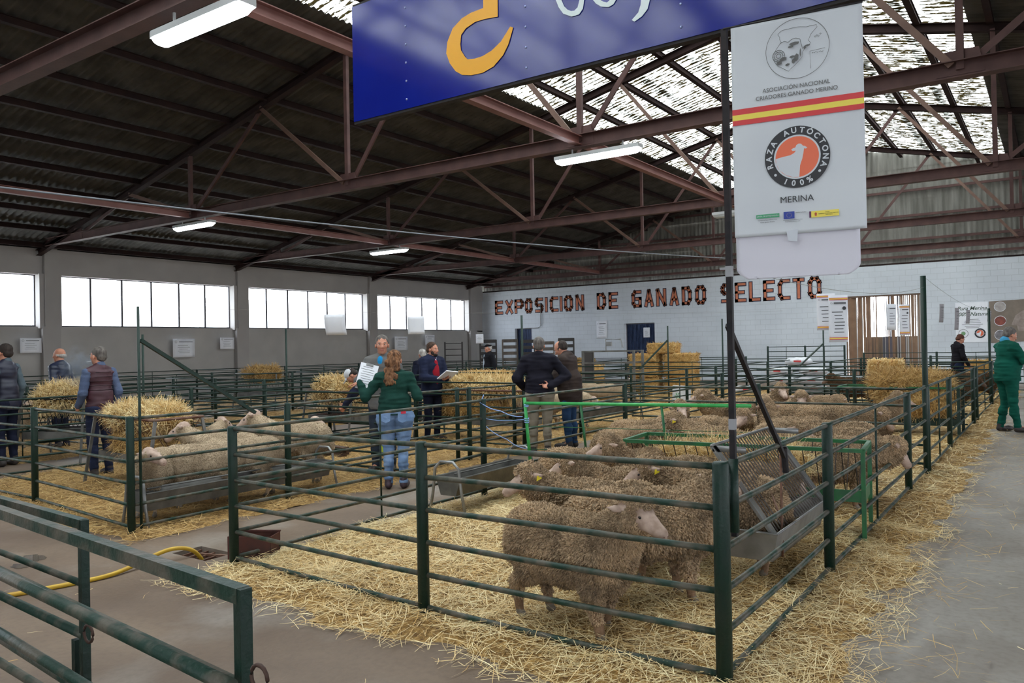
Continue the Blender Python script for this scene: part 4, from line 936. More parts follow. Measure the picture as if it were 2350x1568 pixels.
def person(label, loc, face, H=1.75, h=.011, top=None, trou=None, shoe=None, hair=None, skin=SKIN, bulk=1.0, belly=0.0, hips=1.0, lean=0.0, twist=0.0, headyaw=0.0, headpitch=0.0,
           larm=None, rarm=None, stance=.10, lh=None, rh=None, collar=None, vest=None, sleeves=None, hairstyle='short', hairlen=0, coat=0.0, beard=None, legs=None, hem=.86, under=None, kneel=False, fold=.007, stretchy=0):
    """local axes: x right, y forward, z up, built at 1.75 m and scaled; arms: (elbow, wrist) positions"""
    s = H/1.75; t = thing('person', label, 'person', (loc[0], loc[1], loc[2] if len(loc) > 2 else 0), YAW+math.radians(face)); t.scale = (s, s, s)
    pel = np.array([0, 0, .93]); RL = Rz(twist) @ Rx(-lean)
    T = lambda p: pel+RL @ (np.array(p, float)-pel)
    L = {}
    for sd, nm in ((-1, 'l'), (1, 'r')):
        L[nm+'hip'] = np.array([sd*.088*hips, 0, .90]); L[nm+'knee'] = np.array([sd*stance, .02, .49]); L[nm+'ank'] = np.array([sd*stance*1.03, -.02, .09]); L[nm+'toe'] = np.array([sd*stance*1.25, .13, .035])
        L[nm+'sh'] = T((sd*.166*bulk, 0, 1.385))
    L['rel'] = T((.235*bulk, -.04, 1.12)); L['rwr'] = T((.245*bulk, .05, .87)); L['lel'] = T((-.235*bulk, -.04, 1.12)); L['lwr'] = T((-.245*bulk, .05, .87))
    if larm: L['lel'], L['lwr'] = np.array(larm[0], float), np.array(larm[1], float)
    if rarm: L['rel'], L['rwr'] = np.array(rarm[0], float), np.array(rarm[1], float)
    if legs: 
        for k_, v in legs.items(): L[k_] = np.array(v, float)
    neck = T((0, -.015, 1.46)); hc = T((0, .012, 1.615)); 
    HR = Rz(headyaw) @ Rx(-headpitch)
    hc = neck+HR @ np.array([0, .03, .148]); hp = lambda a, b, c: hc+HR @ (np.array([a, b, c])*1.05)
    def head(g=0.0):
        return [ell(hp(0, -.012, .028), (.077+g, .097+g, .092+g), HR, 0), ell(hp(0, .028, -.035), (.058, .064, .078), HR, 0), cone(hp(0, .045, -.085), hp(0, .06, -.09), .03, .024, 0),
                cone(hp(0, .083, .005), hp(0, .108, -.028), .011, .016, 1), ell(hp(-.012, .098, -.032), (.011, .012, .009), HR, 1), ell(hp(.012, .098, -.032), (.011, .012, .009), HR, 1),
                ell(hp(0, .074, .022), (.05, .018, .012), HR, 0), ell(hp(0, .083, -.062), (.026, .014, .0075), HR, 3), ell(hp(0, .081, -.071), (.022, .014, .0075), HR, 3),
                ell(hp(-.036, .066, -.02), (.022, .02, .018), HR, 0), ell(hp(.036, .066, -.02), (.022, .02, .018), HR, 0),
                ell(hp(-.077, -.005, -.012), (.012, .022, .033), HR, 1), ell(hp(.077, -.005, -.012), (.012, .022, .033), HR, 1),
                cone(neck-RL @ np.array([0, 0, .05]), hp(0, -.02, -.06), .062*min(bulk, 1.1), .056, 0)]
    def torso(g=0.0, lo=.86):
        b = bulk; P = [ell(T((0, 0, 1.30)), (.152*b+g, .102*b+g, .17+g), RL, 0), ell(T((0, .012+belly*.5, 1.10)), (.135*b+g, .098*b+belly+g, .14+g), RL, 0), cone(L['lsh'], T((-.04, -.01, 1.43)), .05+g, .052+g, 0), cone(L['rsh'], T((.04, -.01, 1.43)), .05+g, .052+g, 0),
                       ell(T((0, -.005, 1.37)), (.13*b+g, .09+g, .07+g), RL, 0), ell(T((0, -.005, .95)), (.152*hips+g, .115+belly*.5+g, .12+g), None if lean > .6 else RL, 0), cone(T((0, -.015, 1.38)), T((0, -.02, 1.47)), .075+g, .06+g*.4, 0)]
        return P
    def arm(sd, g=0.0, upto='wr', full=1.0):
        a, e, w = L[sd+'sh'], L[sd+'el'], L[sd+'wr']; w2 = e+(w-e)*full
        P = [cone(a, e, .054+g, .043+g, 0)]
        if full > 0: P.append(cone(e, w2, .043+g, .043+g-(.043-.030)*full, 0))
        return P
    def leg(sd, g=0.0):
        P = [cone(L[sd+'hip'], L[sd+'knee'], .092*hips+g, .058+g, 0), cone(L[sd+'knee'], L[sd+'ank'], .058+g, .04+g*1.2, 0), ell(L[sd+'knee']*.6+L[sd+'ank']*.4+np.array([0, -.02, 0]), (.052+g, .055+g, .1), None, 0),
             ell(L[sd+'hip']+np.array([0, -.045, -.02]), (.085*hips+g, .085*hips+g, .1+g), None, 0)]
        return P
    def dirto(a, b): v = np.array(b)-np.array(a); return v/np.linalg.norm(v)
    hands = []
    for sd, hh, sg in (('l', lh, -1), ('r', rh, 1)):
        hh = hh or {}; d = hh.get('d'); d = dirto(L[sd+'el'], L[sd+'wr']) if d is None else d; n = hh.get('n', (-sg, 0, 0.01)); hands += hand_prims(L[sd+'wr'], d, n, hh.get('t', sg), hh.get('curl', .45), 1.0, 2, hh.get('spread', 0), hh.get('point'))
    fb = min(h, .009) if h < .012 else h
    body = head()+[[*p[:-1], 0] for p in torso(-.012)]+arm('l', -.008)+arm('r', -.008)+leg('l', -.012)+leg('r', -.012)+hands
    for sd in 'lr': body.append(cone(L[sd+'ank'], L[sd+'toe'], .035, .025, 0))
    lipm = mat('lips', srgb(168, 104, 92), None, rough=.5)
    X, F, fm, vm = sdf_mesh(body, fb, .022, {0: .022, 1: .006, 2: .005, 3: .004}); fm = (fm == 3).astype(int); 
    link('body', np_mesh('body', X, F, [skin, lipm], fm), t)
    R3 = Matrix([list(r) for r in HR])
    for sg in (1, -1):
        e = MB(); e.ball(hp(sg*.031, .078, .004), (.0125, .009, .0075), 10, R=R3); eo = e.build('eye', EYEW, t, True)
        e = MB(); e.ball(hp(sg*.031, .0855, .004), (.0058, .003, .0058), 8, R=R3); e.build('pupil', EYE, eo, True)
    # clothes
    def cloth(nm, P, m, k=.03, fo=fold, bs=9, loc=None, clamp=None):
        X, F, fm, vm = sdf_mesh(P, h, k); N = vnormals(X, F)
        d = np.array([noise.noise(Vector((x[0]*bs, x[1]*bs, x[2]*bs*1.9)))*fo+noise.noise(Vector((x[0]*bs*.6+5, x[1]*bs*.6, x[2]*bs*3.2)))*fo*.9 for x in X]); X = X+N*d[:, None]
        if clamp is not None:
            near = (np.abs(X[:, 0]) < .21) & (X[:, 2] < clamp); X[near, 2] = clamp+(X[near, 2]-clamp)*.02
        return link(nm, np_mesh(nm, X, F, m, fm), t)
    if trou: 
        P = leg('l', .010)+leg('r', .010)+[ell((0, -.01, .965), (.142*hips+.006, .112*hips+.006, .085), None, 0)]; cloth('trousers', P, trou, .02, fold*.8)
    tg = .014+coat*.3
    P = torso(tg)
    if lean < .6: P += [ell((0, -.002, .90), (.158*max(hips, bulk*.93)+tg, .122+belly*.6+tg, .30), None, 0), ell((0, .0, 1.08), (.15*max(hips, bulk)+tg, .118+belly*.7+tg, .2), None, 0)]
    sl = sleeves if sleeves is not None else None
    if vest: cloth('vest', [q for q in P if q is not None], vest, .03, .010, 7, clamp=hem); P2 = [cone(L['lsh'], L['rsh'], .05, .05, 0)]+arm('l', .012)+arm('r', .012)+[cone(T((0, -.015, 1.40)), T((0, -.02, 1.49)), .07, .062, 0)]; cloth('shirt', P2, top, .03)
    else: cloth('jumper' if coat == 0 else 'jacket', [q for q in P if q is not None]+arm('l', .014+coat*.2)+arm('r', .014+coat*.2), top, .035, clamp=hem if lean < .6 else None)
    if collar: cloth('collar', [cone(T((0, -.02, 1.455)), T((0, -.025, 1.50)), .077, .074, 0)], collar, .01, .002)
    if shoe:
        for sd in 'lr':
            a, b = L[sd+'ank'], L[sd+'toe']; bb = np.array([b[0], b[1], .045]); hz = np.array([a[0], a[1]-.02, .05]); sdf_obj('shoe', [cone(hz, bb, .046, .044, 0), cone(bb, bb+(bb-hz)*.35, .044, .036, 0), cone(a-[0, 0, .02], a+[0, 0, .03], .048, .05, 0)], shoe, t, max(h, .011), .02)
    if hair:
        if hairstyle == 'short': P = [ell(hp(0, -.022, .046), (.0815, .0975, .0845), HR, 0), ell(hp(0, -.06, -.01), (.074, .053, .066), HR, 0), ell(hp(-.068, -.01, .02), (.014, .03, .035), HR, 0), ell(hp(.068, -.01, .02), (.014, .03, .035), HR, 0)]
        elif hairstyle == 'bald': P = [ell(hp(0, -.055, -.005), (.077, .062, .045), HR, 0), ell(hp(-.074, -.015, .0), (.013, .034, .024), HR, 0), ell(hp(.074, -.015, .0), (.013, .034, .024), HR, 0)]
        elif hairstyle == 'thin': P = [ell(hp(0, -.045, .03), (.083, .086, .080), HR, 0), ell(hp(0, -.055, -.01), (.078, .060, .058), HR, 0), ell(hp(-.074, -.005, .0), (.013, .034, .03), HR, 0), ell(hp(.074, -.005, .0), (.013, .034, .03), HR, 0)]
        elif hairstyle == 'curly':
            P = [ell(hp(0, -.025, .045), (.088, .098, .085), HR, 0), ell(hp(0, -.07, -.01), (.078, .058, .085), HR, 0)]; R_ = random.Random(4)
            for i in range(46):
                u = R_.random(); P.append(ell(hp(R_.uniform(-.085, .085)*(1-.25*u)-.03*u, -.075-.035*u+R_.uniform(-.02, .02), .02-.30*u), (R_.uniform(.022, .036), R_.uniform(.02, .03), R_.uniform(.03, .045)), None, 0))
        X, F, fm, vm = sdf_mesh(P, min(h, .0085), .01 if hairstyle != 'curly' else .012); N = vnormals(X, F); d = np.array([noise.noise(Vector((x[0]*70, x[1]*70, x[2]*30)))*(.004 if hairstyle != 'curly' else .012) for x in X])
        link('hair', np_mesh('hair', X+N*d[:, None], F, hair), t)
        for sg in (1, -1): g = MB(); g.ball(hp(sg*.033, .087, .026), (.019, .006, .0045), 8, R=R3); g.build('eyebrow', hair, t, True)
    if beard: sdf_obj('beard', [ell(hp(0, .055, -.085), (.05, .045, .03), HR, 0), ell(hp(-.05, .03, -.055), (.014, .035, .04), HR, 0), ell(hp(.05, .03, -.055), (.014, .035, .04), HR, 0), ell(hp(0, .088, -.05), (.03, .01, .005), HR, 0)], beard, t, .0085, .008, .003, 60)
    t['s'] = s; del t['s']
    return t, L, hp, HR, T, s
def W(t, p):   # a point in a person's own axes to the world
    M = Matrix.Translation(t.location) @ Matrix.Rotation(t.rotation_euler.z, 4, 'Z') @ Matrix.Scale(t.scale[0], 4); return M @ Vector([float(a) for a in p])
F_ = lambda n, a, b=None, sc=30, r=.9: mat('cloth_'+n, a, b or a, sc, r, bump=.35, bscale=160, spec=.15)
HB = hairmat('brown', srgb(58, 42, 34), srgb(78, 58, 46)); HG = hairmat('grey', srgb(110, 104, 100), srgb(76, 70, 68)); HD = hairmat('dark', srgb(40, 34, 32), srgb(58, 48, 44)); HW = hairmat('white', srgb(186, 182, 178), srgb(150, 146, 144))
HC = hairmat('chestnut', srgb(74, 50, 36), srgb(140, 100, 70)); SH_D = mat('dark_shoe', srgb(38, 32, 32), srgb(52, 44, 42), 20, .6)
JEANS = F_('jeans_pale', srgb(96, 124, 164), srgb(128, 152, 186), 5); JEAND = F_('jeans_dark', srgb(34, 56, 88), srgb(44, 70, 104), 6); KHAKI = F_('khaki', srgb(136, 128, 114), srgb(118, 110, 98), 5)
GRN = F_('bottle_green', srgb(24, 70, 56), srgb(30, 80, 64), 5); NAVY = F_('navy', srgb(30, 34, 54), srgb(36, 42, 66), 6); NAVY2 = F_('dark_navy', srgb(22, 24, 40), srgb(28, 32, 50), 6)
def paper(name, label, cat, c, R, w, hgt, th=.006, m=WHITE, lines=0, back=None):
    t = thing(name, label, cat, c); g = MB(); g.box((0, 0, 0), (w, hgt, th), R=R); g.build('sheets', m, t)
    if back: g = MB(); g.box(R @ Vector((0, -.005, -th/2-.004)), (w+.012, hgt+.02, .005), R=R); g.build('board', back, t); g = MB(); g.box(R @ Vector((0, hgt/2-.01, th/2+.003)), (w*.4, .03, .012), R=R); g.build('clip', GALV, t)
    if lines:
        g = MB()
        for i in range(lines): g.box(R @ Vector((-w*.05+random.uniform(-.01, .01), hgt*.36-i*hgt*.72/lines, th/2+.0008)), (w*random.uniform(.5, .75), hgt*.016, .0006), R=R)
        g.build('printed_lines', INK, t)
    return t
def frame(x, y): # matrix with given local x and y axes
    x = Vector(x).normalized(); y = Vector(y); z = x.cross(y).normalized(); y = z.cross(x).normalized(); return Matrix((x, y, z)).transposed()
# 1 woman in the green jumper
SW, SWR = F_('green_jumper', srgb(30, 66, 58), srgb(22, 54, 48), 7), None
t, L, hp, HR, T, s = person('woman seen from behind in a green jumper and pale jeans, long curly chestnut hair', (-6.25, 6.62), 4, 1.60, .0095, top=SW, trou=JEANS, shoe=mat('dark_pink_trainer', srgb(52, 44, 52), srgb(70, 52, 62), 20, .6), hair=HC, hairstyle='curly',
    bulk=1.1, belly=.02, hips=1.28, stance=.09, headyaw=-.15, headpitch=.08, larm=((-.36, -.02, 1.15), (-.44, .06, 1.33)), rarm=((.29, -.03, 1.14), (.21, .20, 1.33)), lh={'d': (-.75, .3, -.12), 'n': (.1, .2, -1), 't': 1, 'curl': .25, 'spread': .5}, rh={'d': (-.2, .3, .9), 'n': (-.3, .9, 0), 'curl': .9}, hem=.93, fold=.012)
g = MB(); g.box((.115, -.165, .965), (.06, .008, .035), rz=.2); g.build('red_phone_in_pocket', mat('red_plastic', srgb(206, 44, 70), None), t)
g = MB()
for sg in (1, -1): g.poly([(sg*.10-.055, -.158, .95), (sg*.10+.055, -.158, .95), (sg*.10+.05, -.168, .86), (sg*.10, -.168, .835), (sg*.10-.05, -.168, .86)], (0, .012, 0))
g.build('back_pockets', JEANS, t)
pc = W(t, (-.36, .16, 1.40)); a_ = t.rotation_euler.z; Rw = Matrix.Rotation(a_, 3, 'Z')
paper('clipboard', 'open black folder with white sheets held up by the woman in green', 'clipboard', pc, Rw @ frame((.92, .1, -.25), (-.5, .25, .95)), .21, .32, .01, WHITE, 8, back=mat('black_folder', srgb(34, 34, 40), None, rough=.5))
# 2 grey man facing us
t, L, hp, HR, T, s = person('grey haired man in a grey jacket facing the camera behind the woman in green', (-7.22, 7.42), 176, 1.80, .011, top=F_('grey_brown', srgb(96, 96, 98), srgb(110, 108, 106), 6), trou=F_('slate', srgb(46, 54, 66)), shoe=SH_D, hair=HG, coat=.04, bulk=.98, headyaw=.25, hem=.80, rarm=((.28, .05, 1.15), (.16, .26, 1.2)))
sdf_obj('blue_shirt_front', [ell(T((.0, .095, 1.40)), (.04, .028, .075), None, 0)], F_('sky_blue', srgb(40, 140, 200)), t, .01, .01)
# 3 maroon vest
t, L, hp, HR, T, s = person('man in a quilted maroon vest and blue grey sleeves, seen from behind smoking', (-10.3, 5.35), 58, 1.72, .011, top=F_('blue_grey', srgb(88, 100, 128), srgb(76, 88, 116), 6), trou=NAVY, shoe=SH_D, hair=HG, vest=mat('quilted_maroon', srgb(72, 38, 48), srgb(60, 30, 40), 6, .55), bulk=1.0, belly=.02, hem=.80, headyaw=.25, larm=((-.22, .02, 1.12), (-.20, .16, .95)))
g = MB()
for k in range(9): z = .93+k*.058; g.tube([T((x_, y_, z)) for x_, y_ in [(.165*math.cos(a)*(1 if z < 1.3 else 1-.3*(z-1.3)/.15), .135*math.sin(a)) for a in [2*PI*i/28 for i in range(29)]]], .0055, 5)
g.build('quilting', mat('quilting_maroon', srgb(50, 24, 34), None, rough=.6), t, True)
g = MB(); g.tube([hp(-.01, .10, -.064), hp(-.02, .165, -.075)], .004, 8); tag(g.build('cigarette', WHITE, None, True), 'white cigarette in the mouth of the man in the maroon vest', 'cigarette')
ci = bpy.data.objects['cigarette']; ci.matrix_world = Matrix.Translation(t.location) @ Matrix.Rotation(t.rotation_euler.z, 4, 'Z') @ Matrix.Scale(t.scale[0], 4)
sm = bpy.data.materials.new('smoke'); sm.use_nodes = True; nt = sm.node_tree; nt.nodes.clear(); oo = nt.nodes.new('ShaderNodeOutputMaterial'); pv = nt.nodes.new('ShaderNodeVolumePrincipled'); tc = nt.nodes.new('ShaderNodeTexCoord'); nn = nt.nodes.new('ShaderNodeTexNoise'); nn.inputs['Scale'].default_value = 7; nn.inputs['Detail'].default_value = 4
mr = nt.nodes.new('ShaderNodeMapRange'); mr.inputs['From Min'].default_value = .42; mr.inputs['From Max'].default_value = .8; mr.inputs['To Max'].default_value = 26.0
gr = nt.nodes.new('ShaderNodeTexGradient'); gr.gradient_type = 'SPHERICAL'; mp = nt.nodes.new('ShaderNodeMapping'); mp.inputs['Scale'].default_value = (4.6, 4.6, 3.2); mu = nt.nodes.new('ShaderNodeMath'); mu.operation = 'MULTIPLY'
nt.links.new(tc.outputs['Object'], nn.inputs['Vector']); nt.links.new(tc.outputs['Object'], mp.inputs['Vector']); nt.links.new(mp.outputs[0], gr.inputs[0]); nt.links.new(nn.outputs['Fac'], mr.inputs['Value']); nt.links.new(mr.outputs[0], mu.inputs[0]); nt.links.new(gr.outputs['Fac'], mu.inputs[1]); nt.links.new(mu.outputs[0], pv.inputs['Density'])
pv.inputs['Color'].default_value = (.8, .88, 1, 1); nt.links.new(pv.outputs[0], oo.inputs['Volume'])
g = MB(); g.ball((0, 0, 0), (.22, .22, .31), 20); o = g.build('cigarette_smoke', sm, loc=W(t, (-.10, .32, 1.47)), smooth=True); tag(o, 'bluish puff of cigarette smoke in front of the man in the maroon vest', 'smoke', kind='stuff')
# 4 left edge man
t, L, *_ = person('man in a dark navy vest with grey sleeves at the left edge of the photo', (-12.6, 5.18), 78, 1.80, .012, top=F_('grey_green', srgb(84, 96, 104)), trou=NAVY2, shoe=SH_D, hair=HD, vest=mat('navy_vest', srgb(34, 36, 56), srgb(28, 30, 48), 5, .5), bulk=1.0, belly=.03, hem=.80)
# 5 bald man
person('bald man in a dark navy jacket behind the hay at the left', (-14.1, 6.65), 84, 1.74, .012, top=mat('shiny_navy', srgb(28, 34, 54), srgb(36, 44, 68), 5, .4), trou=NAVY2, shoe=SH_D, hair=HW, hairstyle='bald', coat=.05, bulk=1.0, hem=.8)
# 6 crouching person in a white cap
t, L, hp, HR, T, s = person('person in a white cap and navy clothes bending over a sheep behind the woman', (-8.95, 9.35), 95, 1.70, .012, top=NAVY, trou=NAVY2, shoe=SH_D, hair=HD, lean=1.15, headpitch=1.0, larm=((-.2, .58, .92), (-.12, .72, .72)), rarm=((.2, .58, .92), (.12, .74, .74)), hem=.95, coat=.04)
sdf_obj('cap', [ell(hp(0, -.01, .055), (.088, .103, .075), HR, 0), cone(hp(-.04, .10, .04), hp(.04, .10, .04), .02, .02, 0), ell(hp(0, .135, .035), (.06, .055, .009), HR, 0)], mat('white_cap', srgb(206, 208, 214), None, rough=.8), t, .008, .012)
g = MB(); 
R_ = random.Random(3)
# 7 bearded man in navy jacket over a red shirt
t, L, hp, HR, T, s = person('bearded man in an open navy jacket over a red shirt reading white papers', (-8.85, 10.3), 222, 1.72, .011, top=NAVY, trou=NAVY2, shoe=SH_D, hair=HB, beard=HD, bulk=1.12, coat=.07, hem=.8, headyaw=.35, headpitch=.05, larm=((-.24, .10, 1.12), (-.06, .33, 1.10)), rarm=((.24, .10, 1.12), (.05, .34, 1.08)), lh={'d': (.5, .8, .1), 'n': (0, 0, 1), 't': -1}, rh={'d': (-.5, .8, .1), 'n': (0, 0, 1), 't': 1})
sdf_obj('red_shirt', [ell(T((0, .112, 1.16)), (.078, .055, .27), None, 0), ell(T((0, .085, 1.39)), (.058, .045, .07), None, 0)], F_('red_shirt', srgb(150, 30, 44)), t, .011, .02)
sdf_obj('white_neckline', [cone(T((-.045, .085, 1.455)), T((0, .128, 1.42)), .008, .008, 0), cone(T((.045, .085, 1.455)), T((0, .128, 1.42)), .008, .008, 0)], WHITE, t, .006, .005)
a_ = t.rotation_euler.z; Rw = Matrix.Rotation(a_, 3, 'Z'); paper('paper_pad', 'white pad of papers in the hands of the bearded man', 'papers', W(t, (0, .46, 1.16)), Rw @ frame((1, .2, .1), (.0, .8, .55)), .30, .24, .015)
# 8 white haired head behind
person('white haired person mostly hidden behind the bearded man', (-11.3, 12.85), 30, 1.60, .014, top=NAVY2, trou=NAVY2, shoe=SH_D, hair=HW)
# 9 old man with cap near the far corner
t, L, hp, HR, T, s = person('old man in a dark beret and coat with a pale scarf by the stacked pallets', (-13.1, 17.7), 120, 1.70, .014, top=F_('black_coat', srgb(30, 30, 36)), trou=NAVY2, shoe=SH_D, hair=HW, coat=.08, bulk=1.1, hem=.7)
sdf_obj('beret', [ell(hp(0, -.01, .075), (.098, .105, .045), HR, 0), ell(hp(0, .085, .05), (.05, .045, .012), HR, 0)], F_('black_cap', srgb(26, 26, 32)), t, .011, .015)
sdf_obj('scarf', [cone(T((.03, .125, 1.42)), T((.02, .165, 1.0)), .02, .024, 0)], F_('pale_blue', srgb(190, 204, 220)), t, .011, .01)
# 10 man in the black jumper, khaki trousers
t, L, hp, HR, T, s = person('man seen from behind in a black jumper, pale shirt tail and khaki trousers', (-6.27, 9.72), -6, 1.75, .010, top=F_('black_jumper', srgb(24, 23, 32), srgb(30, 29, 40), 6), trou=KHAKI, shoe=SH_D, hair=HG, bulk=1.2, belly=.06, hips=1.2, coat=.05, hem=.915, larm=((-.33, -.05, 1.13), (-.24, .14, .98)), rarm=((.40, .02, 1.16), (.17, -.18, 1.02)), rh={'d': (-.95, -.2, -.05), 'n': (0, -.8, .5), 't': 1, 'curl': .7, 'point': .1}, fold=.010)
sdf_obj('shirt_tail', [ell((0, -.005, .895), (.205, .175, .045), None, 0)], F_('white_shirt', srgb(196, 202, 214)), t, .010, .01)
# 11 man in the brown jacket
t, L, hp, HR, T, s = person('man in a dark brown jacket and jeans with glasses, bending his head', (-6.25, 10.55), 62, 1.73, .011, top=F_('brown_jacket', srgb(50, 42, 42), srgb(62, 52, 48), 5), trou=JEAND, shoe=SH_D, hair=HD, hairstyle='thin', bulk=1.12, belly=.05, coat=.09, hem=.72, lean=.10, headpitch=.55, headyaw=.1, larm=((-.24, .12, 1.12), (-.08, .30, 1.04)), rarm=((.24, .10, 1.12), (.06, .30, 1.02)))
g = MB()
for sg in (1, -1): g.tube([hp(sg*.032+.02*math.cos(a), .102, .004+.016*math.sin(a)) for a in [2*PI*i/12 for i in range(13)]], .0018, 5); g.tube([hp(sg*.052, .10, .006), hp(sg*.08, .0, .004)], .0018, 5)
g.tube([hp(-.012, .104, .006), hp(.012, .104, .006)], .0018, 5); g.build('glasses', mat('metal_glasses', srgb(150, 150, 156), None, rough=.3, metal=.8), t, True)
# 12 green overalls
t, L, hp, HR, T, s = person('man in bottle green overalls standing on the walkway at the right edge, writing', (-.70, 15.65), 270, 1.80, .010, top=F_('overall_green', srgb(14, 74, 62), srgb(18, 86, 72), 5), trou=F_('overall_green', srgb(14, 74, 62), srgb(18, 86, 72), 5), shoe=SH_D, hair=HG, bulk=1.1, belly=.05, hips=1.12, coat=.05, hem=.84, headpitch=.35, headyaw=.05, larm=((-.26, .14, 1.18), (-.14, .40, 1.20)), rarm=((.25, .14, 1.18), (.12, .40, 1.16)), collar=F_('sky_collar', srgb(70, 150, 190)),
    lh={'d': (.3, .9, .1), 'n': (.2, 0, 1), 't': -1, 'curl': .6}, rh={'d': (-.3, .9, .1), 'n': (0, 0, -1), 't': -1, 'curl': .8}, fold=.012, legs={'lank': (-.10, -.07, .09), 'ltoe': (-.13, .08, .035), 'rank': (.12, .08, .09), 'rtoe': (.16, .24, .035)})
a_ = t.rotation_euler.z; Rw = Matrix.Rotation(a_, 3, 'Z'); paper('paper_pad', 'white papers in the hands of the man in green overalls', 'papers', W(t, (0, .55, 1.22)), Rw @ frame((1, 0, 0), (0, .95, .3)), .22, .30, .012)
# 13 young person in black by the wall
t, L, hp, HR, T, s = person('young person in a black sweatshirt looking down by the white wall', (-2.15, 23.6), 272, 1.74, .013, top=F_('black_sweat', srgb(26, 24, 30)), trou=F_('navy_jeans', srgb(28, 36, 60)), shoe=SH_D, hair=hairmat('auburn', srgb(92, 52, 38), srgb(70, 44, 36)), headpitch=.5, bulk=1.0, hips=.95, rarm=((.25, .0, 1.12), (.24, .14, .90)), larm=((-.24, .06, 1.12), (-.2, .22, .93)))
# ================================================================== SIGNS AND BANNER
SIGNB = mat('blue_sign_enamel', srgb(18, 30, 126), srgb(22, 36, 138), 1.5, 0.10, spec=0.7)
YEL = mat('yellow_vinyl', srgb(236, 168, 24), None, rough=.35); PALEV = mat('pale_vinyl', srgb(222, 234, 236), None, rough=.35)
SY = 4.05
t = thing('blue_sign', 'large blue panel sign with a yellow hook shape and pale script hanging overhead', 'sign', (-4.18, SY, 3.26))
def sg(pts, m, nm, dy=-.006, th=.003):
    g = MB(); g.poly([(x+4.18, dy, z-3.26) for x, z in pts], (0, -th, 0)); return g.build(nm, m, t)
g = MB(); g.box((2.6, .015, .42), (5.2, .03, .84)); g.build('panel', SIGNB, t)
g = MB(); g.box((2.6, .03, .0), (5.2, .05, .035)); g.box((2.6, .03, .84), (5.2, .05, .035)); g.build('frame_rail', POLE, t)
def strip(a, b, m, nm):   # outline made of matching left and right edges
    g = MB(); n = len(a)
    for i in range(n-1): g.poly([(a[i][0]+4.18, -.004, a[i][1]-3.26), (a[i+1][0]+4.18, -.004, a[i+1][1]-3.26), (b[i+1][0]+4.18, -.004, b[i+1][1]-3.26), (b[i][0]+4.18, -.004, b[i][1]-3.26)], (0, -.003, 0))
    g.build(nm, m, t)
strip([(-2.98, 4.05), (-2.983, 3.778), (-3.081, 3.774), (-3.158, 3.757), (-3.237, 3.71), (-3.286, 3.629), (-3.296, 3.557), (-3.266, 3.483), (-3.22, 3.423), (-3.167, 3.387), (-3.09, 3.368), (-3.0, 3.364), (-2.911, 3.386), (-2.837, 3.44), (-2.793, 3.5), (-2.755, 3.596)],
      [(-2.867, 4.05), (-2.871, 3.694), (-2.977, 3.705), (-3.052, 3.706), (-3.129, 3.683), (-3.168, 3.65), (-3.177, 3.591), (-3.172, 3.55), (-3.156, 3.525), (-3.14, 3.50), (-3.118, 3.478), (-3.057, 3.469), (-2.997, 3.471), (-2.923, 3.49), (-2.849, 3.531), (-2.776, 3.607)], YEL, 'yellow_hook')
strip([(-2.445, 3.80), (-2.44, 3.686), (-2.421, 3.636), (-2.39, 3.589), (-2.333, 3.556), (-2.282, 3.556), (-2.256, 3.582), (-2.245, 3.634), (-2.244, 3.80)], [(-2.40, 3.80), (-2.401, 3.676), (-2.383, 3.632), (-2.36, 3.605), (-2.335, 3.590), (-2.313, 3.586), (-2.29, 3.60), (-2.276, 3.642), (-2.275, 3.80)], PALEV, 'script_letter')
strip([(-2.192, 3.72), (-2.187, 3.618), (-2.169, 3.592), (-2.134, 3.563), (-2.086, 3.548), (-2.055, 3.556), (-2.037, 3.578), (-2.024, 3.70)], [(-2.15, 3.72), (-2.145, 3.625), (-2.14, 3.605), (-2.12, 3.588), (-2.095, 3.577), (-2.08, 3.584), (-2.07, 3.60), (-2.06, 3.70)], PALEV, 'script_letter')
strip([(-1.91, 3.66), (-1.881, 3.536), (-1.885, 3.506), (-1.9, 3.468), (-1.941, 3.436)], [(-1.824, 3.66), (-1.826, 3.53), (-1.843, 3.474), (-1.878, 3.441), (-1.924, 3.423)], PALEV, 'script_tail')
g = MB()
for x in (-3.66, -2.665, -1.65, -.65, .35):
    for k in range(7): g.ball((x+4.18, -.001, .065+k*.127), (.008, .005, .008), 8)
g.build('rivets', mat('sign_rivet', srgb(150, 160, 200), None, rough=.3, metal=.6), t, True)
g = MB()
for x in (.4, 2.6, 4.8): g.box((x, .05, .84+.31), (.03, .03, .66))
g.build('hanger', POLE, t)
# pole and banner
t = thing('banner_pole', 'black square banner pole with a slanting brace strapped to the corner post', 'pole', (-1.245, 3.575, 0))
g = MB(); g.box((0, 0, 1.88), (.026, .026, 2.36)); g.build('pole', POLE, t)
g = MB(); g.tube([(0, -.0, .72), (0, 0, 1.06)], .022, 12); g.build('socket', GREEN, t, True)
g = MB(); g.bar((-.02, .02, 1.68), (-.03, .95, .93), .022, .022); g.tube([(-.03, .92, 1.0), (-.03, .955, .86)], .018, 10); g.build('brace', POLE, t)
TAPE = mat('clear_tape', srgb(150, 150, 155), None, rough=.25)
g = MB()
for z in (1.93, 1.22): g.box((0, 0, z), (.029, .029, .05))
g.box((-.02, 0, 1.945), (.05, .004, .012)); g.build('tape', TAPE, t)
BA = math.radians(9.0); BW = mat('banner_vinyl', srgb(204, 208, 214), srgb(196, 200, 208), 2, .45); BPK = mat('banner_back_vinyl', srgb(206, 204, 216), None, rough=.5)
t = thing('hanging_banner', 'white hanging banner with a red and yellow stripe and two round emblems', 'banner', (-1.245, 3.56, 1.89), BA)
